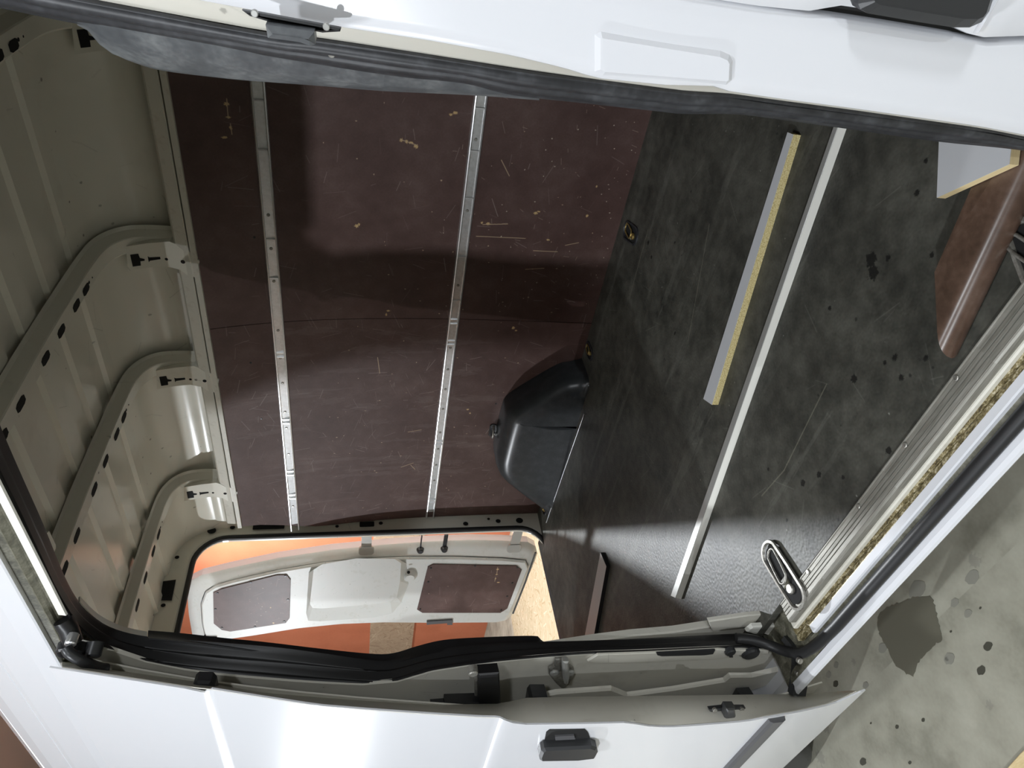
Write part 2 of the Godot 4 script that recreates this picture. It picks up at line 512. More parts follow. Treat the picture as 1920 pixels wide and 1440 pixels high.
func dirty(clean: Color, grime: Color, seed_: int, rng: RandomNumberGenerator) -> Image:   # paint with grime patches and scratches
	var img := mottled(512, 512, [grime.lerp(clean, 0.55), clean, clean, clean.lightened(0.03)], seed_, [0.006, 0.03], [0.55, 0.25])
	for k in 34:
		var c := Vector2(rng.randf() * 512, rng.randf() * 512)
		var a := rng.randf() * TAU
		var d := Vector2(cos(a), sin(a)) * rng.randf_range(3, 16)
		stroke(img, c - d, c + d, 0.35, grime.darkened(0.4), rng.randf_range(0.1, 0.5))
	for k in 14:
		blot(img, Vector2(rng.randf() * 512, rng.randf() * 512), Vector2.ONE * rng.randf_range(0.8, 2.5), grime.darkened(0.6), 0.7, rng)
	return img

func osb(rng: RandomNumberGenerator, base: Color, pale: Color, dark: Color) -> Image:   # pressed flakes
	var img := mottled(512, 512, [base, base.lerp(pale, 0.4), base], 141, [0.02], [0.6])
	for k in 600:
		var c := Vector2(rng.randf() * 512, rng.randf() * 512)
		var a := rng.randf() * TAU
		var l := rng.randf_range(8, 30)
		var w := rng.randf_range(1.5, 5)
		var col := base.lerp(pale, rng.randf()) if rng.randf() < 0.7 else base.lerp(dark, rng.randf() * 0.8)
		var d := Vector2(cos(a), sin(a))
		var q := Vector2(-d.y, d.x)
		var poly := [c - d * l - q * w * 0.4, c - d * l * 0.8 + q * w, c + d * l + q * w * 0.5, c + d * l * 0.85 - q * w]
		var lo := Vector2(2000, 2000)
		var hi := Vector2(-1, -1)
		for p in poly:
			lo = lo.min(p); hi = hi.max(p)
		for y in range(maxi(0, int(lo.y)), mini(512, int(hi.y) + 1)):
			for x in range(maxi(0, int(lo.x)), mini(512, int(hi.x) + 1)):
				if Geometry2D.is_point_in_polygon(Vector2(x, y), PackedVector2Array(poly)):
					img.set_pixel(x, y, col)
	return img

func _ready() -> void:
	setup_axes()
	# ---------- camera ----------
	var cam := Camera3D.new()
	cam.name = "camera"
	cam.fov = rad_to_deg(2.0 * atan(720.0 / FOCAL))
	cam.near = 0.02
	cam.transform = Transform3D(Basis(img_right, -img_down, -img_fwd), eye)
	add_child(cam)
	cam.current = true
	# ---------- environment ----------
	var we := WorldEnvironment.new()
	we.name = "world_environment"
	var env := Environment.new()
	env.background_mode = Environment.BG_COLOR
	env.background_color = Color(0.01, 0.01, 0.012)
	env.tonemap_mode = Environment.TONE_MAPPER_LINEAR
	env.tonemap_exposure = 1.19
	env.sdfgi_enabled = true
	env.ssao_enabled = true
	env.ssil_enabled = true
	we.environment = env
	add_child(we)
	make_materials()
	# ---------- lamps of the workshop ----------
	ceiling_lamp(Vector3(-1.72, 2.95, 4.6), Vector2(0.16, 0.16), 12.0, Vector3(-1.0, 0.6, -0.4), "square white ceiling lamp hung facing the van's side door")
	ceiling_lamp(Vector3(-1.02, 3.2, 1.42), Vector2(0.25, 0.25), 3.2, Vector3(-1.02, 0.0, 1.42), "small white ceiling lamp hung close above the van roof")
	ceiling_lamp(Vector3(4.3, 3.2, 2.3), Vector2(0.5, 0.5), 9.0, Vector3(2.0, 0.0, 1.6), "unseen large white ceiling lamp added as general fill beside the van cab")  # unseen lamp, added as general fill light
	work_lamp(Vector3(18.7, 0.15, 22.0), Vector3(-2.2, 0.9, -1.0), 85.0, "floodlight on a low stand far in front of the van")
	work_lamp(Vector3(-6.5, 2.0, 1.86), Vector3(-2.5, 0.6, -0.9), 10.0, "floodlight on a stand behind the van by the side door")
	bulb_lamp(Vector3(-4.69, 2.7, -2.658), 16.0, "bulb lamp with an added hood hanging behind the open rear door by the orange wall")
	build_hall()
	build_floor()
	build_left_wall()
	build_ceiling()
	build_rear_wall()
	build_right_wall()
	build_rear_doors()
	build_sliding_door()
	build_cab_door()
	build_sill()
	build_seals()
	build_rails()
	build_wheel_arch()
	build_tie_downs()
	build_boards()
	build_jamb_hardware()
	build_wheel()

func ceiling_lamp(at: Vector3, size: Vector2, energy: float, aim: Vector3, label: String) -> void:
	var t := thing("ceiling_lamp", at, label, "lamp", "ceiling lamps of the workshop")
	var d := (aim - at).normalized()
	var u := d.cross(Vector3(0, 0, 1) if absf(d.y) > 0.95 else Vector3.UP).normalized()
	var v := u.cross(d)
	var s := S()
	var q := []
	for p in [Vector2(-1, -1), Vector2(1, -1), Vector2(1, 1), Vector2(-1, 1)]:
		q.append(at - d * 0.006 + u * p.x * (size.x / 2 + 0.03) + v * p.y * (size.y / 2 + 0.03))
	prism(s, q, d * -0.05, 0.01)
	part(s, "housing", M.strip_grey, t)
	s = S()
	q = []
	for p in [Vector2(-1, -1), Vector2(1, -1), Vector2(1, 1), Vector2(-1, 1)]:
		q.append(at - d * 0.005 + u * p.x * size.x / 2 + v * p.y * size.y / 2)
	prism(s, q, d * 0.004)
	var g := mat(Color.WHITE, 0.5)
	g.emission_enabled = true
	g.emission = Color(0.95, 0.97, 1.0)
	g.emission_energy_multiplier = 6.0
	part(s, "diffuser", g, t)
	s = S()
	tube(s, [at - d * 0.05, Vector3(at.x, 4.5, at.z) - d * 0.05 * Vector3(1, 0, 1)], 0.008, 6)
	part(s, "suspension_rod", M.strip_grey, t)
	var l := AreaLight3D.new()
	l.name = "lamp_light"
	l.area_size = size
	l.light_energy = energy
	l.light_color = Color(0.96, 0.98, 1.0)
	l.shadow_enabled = true
	t.add_child(l)
	l.position = d * 0.004
	l.basis = Basis(u, v, -d)

func bulb_lamp(at: Vector3, energy: float, label: String) -> void:
	var base := at
	var t := thing("bulb_lamp", base, label, "lamp")
	var s := S()
	tube(s, [at + Vector3(0, 0.1, 0), Vector3(at.x, 4.5, at.z)], 0.004, 6)
	part(s, "cable", M.black, t)
	s = S()
	peg(s, at + Vector3(0, 0.04, 0), at + Vector3(0, 0.1, 0), 0.025, -1, 12)
	part(s, "socket", M.black, t)
	s = S()
	var sh := []
	for k in [[0.026, 0.1], [0.05, 0.085], [0.11, 0.045], [0.17, 0.015], [0.172, 0.012]]:
		var row := []
		for j in 25:
			row.append(at + Vector3(cos(TAU * j / 24.0) * k[0], k[1], sin(TAU * j / 24.0) * k[0]))
		sh.append(row)
	sheet(s, sh, 0.002)
	part(s, "added_shade", M.strip_grey, t)  # unseen hood added to keep the bulb's light off the ceiling
	s = S()
	var g := []
	for i in 9:
		var a := PI * i / 8.0
		var row := []
		for j in 13:
			row.append(at + Vector3(sin(a) * cos(TAU * j / 12.0), -cos(a), sin(a) * sin(TAU * j / 12.0)) * 0.045)
		g.append(row)
	sheet(s, g)
	var m := mat(Color.WHITE, 0.5)
	m.emission_enabled = true
	m.emission = Color(0.96, 0.98, 1.0)
	m.emission_energy_multiplier = 20.0
	part(s, "bulb", m, t)
	var l := OmniLight3D.new()
	l.name = "lamp_light"
	l.light_energy = energy
	l.light_color = Color(0.96, 0.98, 1.0)
	l.light_size = 0.04
	l.omni_range = 30.0
	l.omni_attenuation = 2.0
	l.shadow_enabled = true
	t.add_child(l)
	l.position = at - base

func work_lamp(at: Vector3, aim: Vector3, energy: float, label: String) -> void:
	var base := Vector3(at.x, GROUND, at.z)
	var t := thing("work_lamp", base, label, "lamp", "floodlights on stands")
	var d := (aim - at).normalized()
	var u := d.cross(Vector3.UP).normalized()
	var v := u.cross(d)
	var s := S()
	var q := []
	for p in round_poly(Vector2.ZERO, Vector2(0.11, 0.08), 0.015, 3):
		q.append(at - d * 0.07 + u * p.x + v * p.y)
	prism(s, q, d * 0.05, 0.006)
	part(s, "housing", M.black, t)
	s = S()
	q = []
	for p in round_poly(Vector2.ZERO, Vector2(0.095, 0.065), 0.01, 3):
		q.append(at - d * 0.02 + u * p.x + v * p.y)
	prism(s, q, d * 0.004)
	var g := mat(Color.WHITE, 0.5)
	g.emission_enabled = true
	g.emission = Color(0.96, 0.98, 1.0)
	g.emission_energy_multiplier = 20.0
	part(s, "lamp_glass", g, t)
	s = S()
	tube(s, [at - d * 0.05 - Vector3(0, 0.08, 0), base + Vector3(0, 0.25, 0)], 0.014, 8)
	part(s, "pole", M.strip_grey, t)
	for k in 3:
		s = S()
		var a := TAU * k / 3.0 + 0.4
		tube(s, [base + Vector3(0, 0.45, 0), base + Vector3(cos(a) * 0.35, 0.012, sin(a) * 0.35)], 0.01, 6)
		part(s, "leg", M.strip_grey, t)
	var l := SpotLight3D.new()
	l.name = "lamp_light"
	l.light_energy = energy
	l.light_color = Color(0.96, 0.98, 1.0)
	l.light_size = 0.05
	l.spot_range = 40.0
	l.spot_attenuation = 2.0
	l.spot_angle = 75.0
	l.spot_angle_attenuation = 0.6
	l.shadow_enabled = true
	t.add_child(l)
	l.position = at + d * 0.01 - base
	l.basis = Basis(u, v, -d)

const GROUND := -0.58
func build_hall() -> void:
	var s := S()
	box(s, Vector3(-20.2, GROUND - 0.2, -3.9), Vector3(20.7, GROUND, 24.7))
	var fl := thing("workshop_floor", Vector3(0, GROUND, 0), "grey stained concrete floor of the workshop under the van", "floor", "", "structure")
	part(s, "slab", M.concrete, fl)
	# the large wet patch, traced, then drops and footprints
	var pl := px([1650, 1146, 1690, 1128, 1710, 1120, 1738, 1120, 1747, 1120, 1756, 1150, 1762, 1180, 1766, 1204, 1754, 1206, 1738, 1222, 1728, 1234, 1718, 1252, 1712, 1268, 1695, 1260, 1678, 1246, 1670, 1228, 1660, 1210, 1650, 1190, 1645, 1168])
	var w := []
	for p in resample(smooth_line(pl + [pl[0]], 4), 90).slice(0, 89):
		w.append(at_y(p.x, p.y, GROUND + 0.0005))
	var rng := RandomNumberGenerator.new()
	rng.seed = 5
	for i in w.size():
		w[i] += Vector3(rng.randf_range(-1, 1), 0, rng.randf_range(-1, 1)) * 0.004
	s = S()
	prism(s, w, Vector3(0, 0.0006, 0))
	part(s, "wet_patch", M.wet, fl)
	for d in [[1852, 1212, 0.022, 0], [1840, 1257, 0.022, 0], [1618, 1428, 0.024, 0], [1682, 1363, 0.012, 0], [1731, 1350, 0.01, 0], [1706, 1430, 0.01, 0], [1567, 1282, 0.022, 0], [1838, 1140, 0.006, 0], [1783, 1184, 0.006, 0], [1776, 1235, 0.012, 1], [1823, 1083, 0.035, 1], [1790, 1130, 0.022, 1], [1815, 1150, 0.02, 1], [1623, 1285, 0.02, 1], [1568, 1247, 0.02, 1], [1554, 1265, 0.022, 1], [1633, 1356, 0.006, 0], [1720, 1105, 0.05, 1], [1780, 1235, 0.03, 1], [1655, 1215, 0.03, 1]]:
		var c := at_y(d[0], d[1], GROUND + 0.0004)
		var o := []
		for i in 14:
			var r: float = d[2] * 0.6 * (1.0 + rng.randf_range(-0.12, 0.12))
			o.append(c + Vector3(cos(TAU * i / 14) * r * 1.3, 0, sin(TAU * i / 14) * r * 0.75))
		s = S()
		prism(s, o, Vector3(0, 0.0006, 0))
		part(s, "spot", M.drop if d[3] == 0 else M.drop_dry, fl)
	# left wall, painted orange, with a board of OSB let in
	var wz := at_y(950, 1025, GROUND).z
	var wl := thing("workshop_wall_left", Vector3(-5, GROUND, wz), "orange painted workshop wall seen past the open rear door", "wall", "", "structure")
	s = S()
	box(s, Vector3(-20.2, GROUND, wz - 0.2), Vector3(20.7, 4.5, wz))
	part(s, "plaster", M.orange, wl)
	s = S()
	var y0 := at_z(785, 1100, wz).y
	var y1 := at_z(697, 1100, wz).y
	box(s, Vector3(-9.0, y0, wz), Vector3(-3.0, y1, wz + 0.012), 0.002)
	part(s, "board", M.osb, wl, "brown pressed flake board let into the orange wall")
	s = S()
	box(s, Vector3(-20.2, GROUND, wz), Vector3(-20.0, 4.5, 24.7))
	single(s, "workshop_wall_rear", M.hall, "pale grey end wall of the workshop far behind the van", "wall", "", "structure")
	s = S()
	box(s, Vector3(20.5, GROUND, wz), Vector3(20.7, 4.5, 24.7))
	single(s, "workshop_wall_front", M.hall, "pale grey workshop wall ahead of the van", "wall", "", "structure")
	s = S()
	box(s, Vector3(-20.2, GROUND, 24.5), Vector3(20.7, 4.5, 24.7))
	single(s, "workshop_wall_right", M.hall, "pale grey workshop wall facing the van's side door", "wall", "", "structure")
	s = S()
	box(s, Vector3(-20.2, 4.5, wz - 0.2), Vector3(20.7, 4.7, 24.7))
	single(s, "workshop_ceiling", M.hall_ceiling, "grey ceiling of the workshop above the van", "ceiling", "", "structure")
	# boards lying on the workshop floor
	s = S()
	box(s, Vector3(-6.7, GROUND, wz + 0.06), Vector3(-3.5, GROUND + 0.012, -1.2), 0.002)
	single(s, "flake_board", M.osb_pale, "pale flake board lying on the floor behind the van", "board")
	s = S()
	var c0 := at_y(1918, 1412, GROUND)
	prism(s, [c0, c0 + Vector3(-0.12, 0, 0.02), c0 + Vector3(-0.1, 0, 0.3), c0 + Vector3(0.25, 0, 0.3), c0 + Vector3(0.2, 0, -0.02)], Vector3(0, 0.01, 0), 0.002)
	single(s, "board_offcut", M.pine, "pale yellow board offcut lying on the concrete", "board")

func build_floor() -> void:
	uvf = floor_uv
	var s := S()
	var t := thing("floor", Vector3(-1.5, -0.02, -0.86), "dark grey scratched cargo floor board of the van", "floor", "", "structure")
	box(s, Vector3(-3.36, -0.02, -1.735), Vector3(1.4, 0.0, -0.005), 0.002)
	part(s, "floor_board", M.floor, t)
	uvf = null
	s = S()
	box(s, Vector3(-3.41, -0.05, -1.6), Vector3(-3.36, -0.003, -0.1), 0.003)
	part(s, "edge_strip", M.rubber_dusty, t)
	s = S()
	box(s, Vector3(-3.38, -0.12, -1.74), Vector3(1.4, -0.021, -0.03))
	part(s, "floor_pan", M.grime, t)

func build_left_wall() -> void:
	var t := thing("wall_left", Vector3(-1.5, 0, -1.73), "brown film-faced plywood lining on the van's far side wall", "wall", "", "structure")
	uvf = wall_uv
	for k in 2:
		var g := []
		for i in 19:
			var y := 1.703 * i / 18.0
			var x0 := -1.8115
			if k == 1:
				x0 = -3.27 + 0.14 * smoothstep(1.25, 1.75, y)
			var x1: float = 1.3 if k == 0 else -1.8085 - 0.0065
			if k == 0: x0 = -1.8115
			var row := []
			for j in 13:
				row.append(Vector3(lerpf(x0, x1, j / 12.0), y, wall_z(y)))
			g.append(row)
		var s := S()
		sheet(s, g, 0.01)
		part(s, "panel", M.ply, t)
	uvf = null
	# screws in the lining
	var s := S()
	for p in px([476, 232, 477, 445, 490, 785, 930, 757, 470, 680, 912, 1005]):
		if p.y > 1000: continue
		var c := at_wall(p.x, p.y)
		s = S()
		peg(s, c, c + Vector3(0, 0, 0.002), 0.005, -1, 8)
		part(s, "screw", M.black, t)
	# body behind and above the lining
	var g2 := []
	for zy in [[-1.76, -0.2], [-1.775, 0.3], [-1.77, 0.8], [-1.745, 1.3], [-1.715, 1.6], [-1.7, 1.75], [-1.697, 1.79], [-1.69, 1.8], [-1.687, 1.845], [-1.69, 1.855], [-1.672, 1.91], [-1.645, 1.96], [-1.6, 2.005], [-1.54, 2.033], [-1.45, 2.046]]:
		var row := []
		for j in 9:
			row.append(Vector3(lerpf(-3.32, 1.3, j / 8.0), zy[1], zy[0]))
		g2.append(row)
	s = S()
	sheet(s, g2, 0.012)
	part(s, "body_side", M.inside, t)
	# capping rail along the top of the lining: an L of painted steel with a groove
	var zt := wall_z(1.705)
	s = S()
	sweep(s, [Vector3(-3.13, 1.70, zt), Vector3(1.3, 1.70, zt)], [Vector2(-0.03, -0.004), Vector2(0.012, -0.004), Vector2(0.012, 0.016), Vector2(-0.03, 0.016)], Vector3.UP)
	part(s, "capping_rail", M.rail_cap, t)
	s = S()
	sweep(s, [Vector3(-3.1, 1.705, zt), Vector3(1.3, 1.705, zt)], [Vector2(-0.07, 0.012), Vector2(0.004, 0.018), Vector2(0.006, 0.022), Vector2(0.002, 0.06), Vector2(-0.008, 0.068), Vector2(-0.07, 0.06)], Vector3.UP)
	part(s, "ledge", M.rail_cap, t)

func build_ceiling() -> void:
	var t := thing("ceiling", Vector3(-1.5, 2.0, -0.85), "greyish cream pressed steel roof of the van with cross bows", "ceiling", "", "structure")
	# roof skin with lengthwise pressings
	var prof := [[-1.46, 2.044], [-1.42, 2.048]]
	for c in [-1.34, -1.125, -0.91, -0.695, -0.48]:
		prof += [[c - 0.062, 2.05], [c - 0.05, 2.064], [c + 0.05, 2.064], [c + 0.062, 2.05]]
	prof += [[-0.38, 2.046], [-0.3, 2.03], [-0.255, 1.99], [-0.23, 1.93], [-0.22, 1.84], [-0.215, 1.76]]
	var g := []
	for zy in prof:
		var row := []
		for j in 2:
			row.append(Vector3(lerpf(-3.32, 1.3, float(j)), zy[1], zy[0]))
		g.append(row)
	var s := S()
	sheet(s, g, 0.008, false)
	part(s, "roof_skin", M.inside, t)
	g = []
	for zy in [[-1.77, 1.3], [-1.76, 1.75], [-1.72, 1.95], [-1.64, 2.06], [-1.5, 2.09], [-0.87, 2.1], [-0.27, 2.085]]:
		g.append([Vector3(-3.34, zy[1], zy[0]), Vector3(1.3, zy[1], zy[0])])
	s = S()
	sheet(s, g, 0.006)
	part(s, "outer_skin", M.white, t)
	# cross bows, with slots painted black on the underside and a flared foot on the ledge
	var path := []
	for zy in [[-1.648, 1.78], [-1.648, 1.86], [-1.638, 1.92], [-1.61, 1.968], [-1.565, 2.003], [-1.5, 2.026], [-1.4, 2.036], [-1.2, 2.042], [-0.87, 2.046], [-0.5, 2.04], [-0.36, 2.03], [-0.29, 2.0], [-0.25, 1.94], [-0.235, 1.86], [-0.23, 1.78]]:
		path.append(Vector3(0, zy[1], zy[0]))
	path = smooth_line(path, 3)
	for bx in [-0.66, -1.43, -2.03, -2.79]:
		var p := []
		for q in path:
			p.append(q + Vector3(bx, 0, 0))
		s = S()
		bow(s, p)
		var b := part(s, "roof_bow", M.inside, t)
		for k in 10:                                  # slots in pairs and threes, their inner dark painted as black plates
			var z: float = [-1.31, -1.215, -1.075, -0.94, -0.74, -0.61, -0.5, -0.4, -1.375, -1.345][k]
			var y := 2.0
			for i in path.size() - 1:
				if path[i].z <= z and path[i + 1].z > z:
					y = lerpf(path[i].y, path[i + 1].y, (z - path[i].z) / (path[i + 1].z - path[i].z)) - 0.0425
			s = S()
			if k < 8:
				prism(s, slot_shape(Vector3(bx - 0.019, y, z), 0.014, 0.029), Vector3(0, -0.0012, 0))
				part(s, "slot_shade", M.hole_shade, b)
			else:
				peg(s, Vector3(bx - 0.014, y + 0.003, z), Vector3(bx - 0.014, y - 0.001, z), 0.006 if k == 9 else 0.0035, -1, 10)
				part(s, "hole_shade", M.hole_shade, b)
		# flared foot, traced on the first visible bow
		var dx: float = bx + 1.43
		var f := []
		for q in px([236, 462, 277, 456, 318, 453, 329, 458, 345, 471, 352, 469, 374, 490, 369, 520, 355, 519, 338, 506, 311, 499, 277, 502, 240, 508]):
			f.append(at_z(q.x, q.y, -1.58) + Vector3(dx, 0, 0))
		s = S()
		prism(s, f, Vector3(0, 0, -0.06))
		part(s, "foot", M.inside, b)
		for hpx in [px([244, 478, 259, 476, 262, 484, 271, 486, 271, 489, 263, 490, 264, 498, 249, 500]), px([277, 481, 280, 483, 300, 482, 301, 486, 281, 489, 279, 492])]:
			var hs := []
			for q in hpx:
				hs.append(at_z(q.x, q.y, -1.5785) + Vector3(dx, 0, 0))
			s = S()
			prism(s, hs, Vector3(0, 0, -0.004))
			part(s, "slot_shade", M.hole_shade, b)  # black plate painted for the darkness inside the cut-out
		for hp in [[312, 486, 0.006], [343, 491, 0.009]]:
			var c := at_z(hp[0], hp[1], -1.58) + Vector3(dx, 0, 0)
			s = S()
			peg(s, c - Vector3(0, 0, 0.004), c + Vector3(0, 0, 0.0012), hp[2], -1, 10)
			part(s, "hole_shade", M.hole_shade, b)  # black disc painted for the darkness inside

func bow(s: SurfaceTool, p: Array) -> void:
	# hat section: the side towards the front is taller, the underside carries the slots
	var n := p.size()
	var prof := [Vector2(0.05, 0.0), Vector2(0.036, 0.006), Vector2(0.022, 0.04), Vector2(0.018, 0.0425), Vector2(-0.034, 0.0425), Vector2(-0.04, 0.038), Vector2(-0.045, 0.0)]
	var rings := []
	for i in n:
		var t: Vector3 = (p[mini(i + 1, n - 1)] - p[maxi(i - 1, 0)]).normalized()
		var inward := t.cross(Vector3(1, 0, 0)).normalized()
		if inward.y > 0.0 and absf(inward.z) < 0.7 or (absf(inward.z) >= 0.7 and inward.z * (p[i].z + 0.87) > 0.0):
			inward = -inward
		var r := []
		for q in prof:
			r.append(p[i] + Vector3(q.x, 0, 0) + inward * q.y)
		rings.append(r)
	for j in prof.size() - 1:
		s.set_smooth_group(10 + j)
		for i in n - 1:
			quad(s, rings[i][j], rings[i][j + 1], rings[i + 1][j + 1], rings[i + 1][j])
	s.set_smooth_group(-1)
	face(s, rings[0])
	face(s, rings[n - 1])

func slot_shape(c: Vector3, hx: float, hz: float) -> Array:
	var o := []
	for i in 12:
		var a := TAU * i / 12.0
		o.append(c + Vector3(clampf(cos(a) * 1.25, -1, 1) * hx, 0, clampf(sin(a) * 1.15, -1, 1) * hz))
	return o

const REAR_X := -3.3
func build_rear_wall() -> void:
	var t := thing("wall_rear", Vector3(REAR_X, 0, -0.86), "grey cream rear door frame of the van with punched holes painted dark", "wall", "", "structure")
	var outer := round_poly(Vector2(-0.86, 1.0), Vector2(0.905, 1.07), 0.1, 8)
	var inner := round_poly(Vector2(-0.86, 0.965), Vector2(0.776, 0.985), 0.16, 8)
	var mid := round_poly(Vector2(-0.86, 0.968), Vector2(0.79, 1.0), 0.165, 8)
	var g := [[], [], [], []]
	for i in outer.size() + 1:
		var k: int = i % outer.size()
		g[0].append(Vector3(REAR_X + 0.014, outer[k].y, outer[k].x))
		g[1].append(Vector3(REAR_X + 0.006, mid[k].y, mid[k].x))
		g[2].append(Vector3(REAR_X - 0.002, inner[k].y, inner[k].x))
		g[3].append(Vector3(REAR_X - 0.02, inner[k].y, inner[k].x))
	var s := S()
	sheet(s, g, 0.01, false)
	part(s, "frame", M.inside, t)
	# weatherstrip round the opening
	var path := []
	for p in round_poly(Vector2(-0.86, 0.965), Vector2(0.772, 0.981), 0.16, 8):
		path.append(Vector3(REAR_X + 0.012, p.y, p.x))
	s = S()
	sweep(s, path, [Vector2(-0.012, -0.012), Vector2(0.012, -0.012), Vector2(0.014, 0.0), Vector2(0.007, 0.01), Vector2(-0.007, 0.01), Vector2(-0.014, 0.0)], Vector3(1, 0, 0), true, true)
	part(s, "weatherstrip", M.rubber, t)
	# punched holes, the darkness inside them painted as thin black plates
	for h in [[397, 995, 0.021, 1], [436, 989, 0.012, 1], [332, 1045, 0.01, 1], [306, 1135, 0.01, 1], [632, 987, 0.009, 1], [688, 983, 0.0, 2], [714, 981, 0.011, 1], [873, 982, 0.014, 1], [934, 977, 0.014, 1], [974, 976, 0.02, 1], [916, 973, 0.008, 1], [316, 1105, 0.0, 3], [504, 988, 0.0, 4]]:
		var c := at_x(h[0], h[1], REAR_X + 0.0255)
		var q := []
		if h[3] == 1:
			for i in 14:
				q.append(c + Vector3(0, sin(TAU * i / 14) * h[2] * 1.1, cos(TAU * i / 14) * h[2]))
		elif h[3] == 2:
			for p in round_poly(Vector2.ZERO, Vector2(0.018, 0.042), 0.006, 3):
				q.append(c + Vector3(0, p.y, p.x))
		elif h[3] == 3:
			for p in px([306, 1090, 330, 1087, 322, 1126, 300, 1126]):
				q.append(at_x(p.x, p.y, REAR_X + 0.0255))
		else:
			for p in round_poly(Vector2.ZERO, Vector2(0.016, 0.085), 0.004, 2):
				q.append(c + Vector3(0, p.y, p.x))
		s = S()
		prism(s, q, Vector3(0.0015, 0, 0))
		part(s, "hole_shade", M.hole_shade, t)

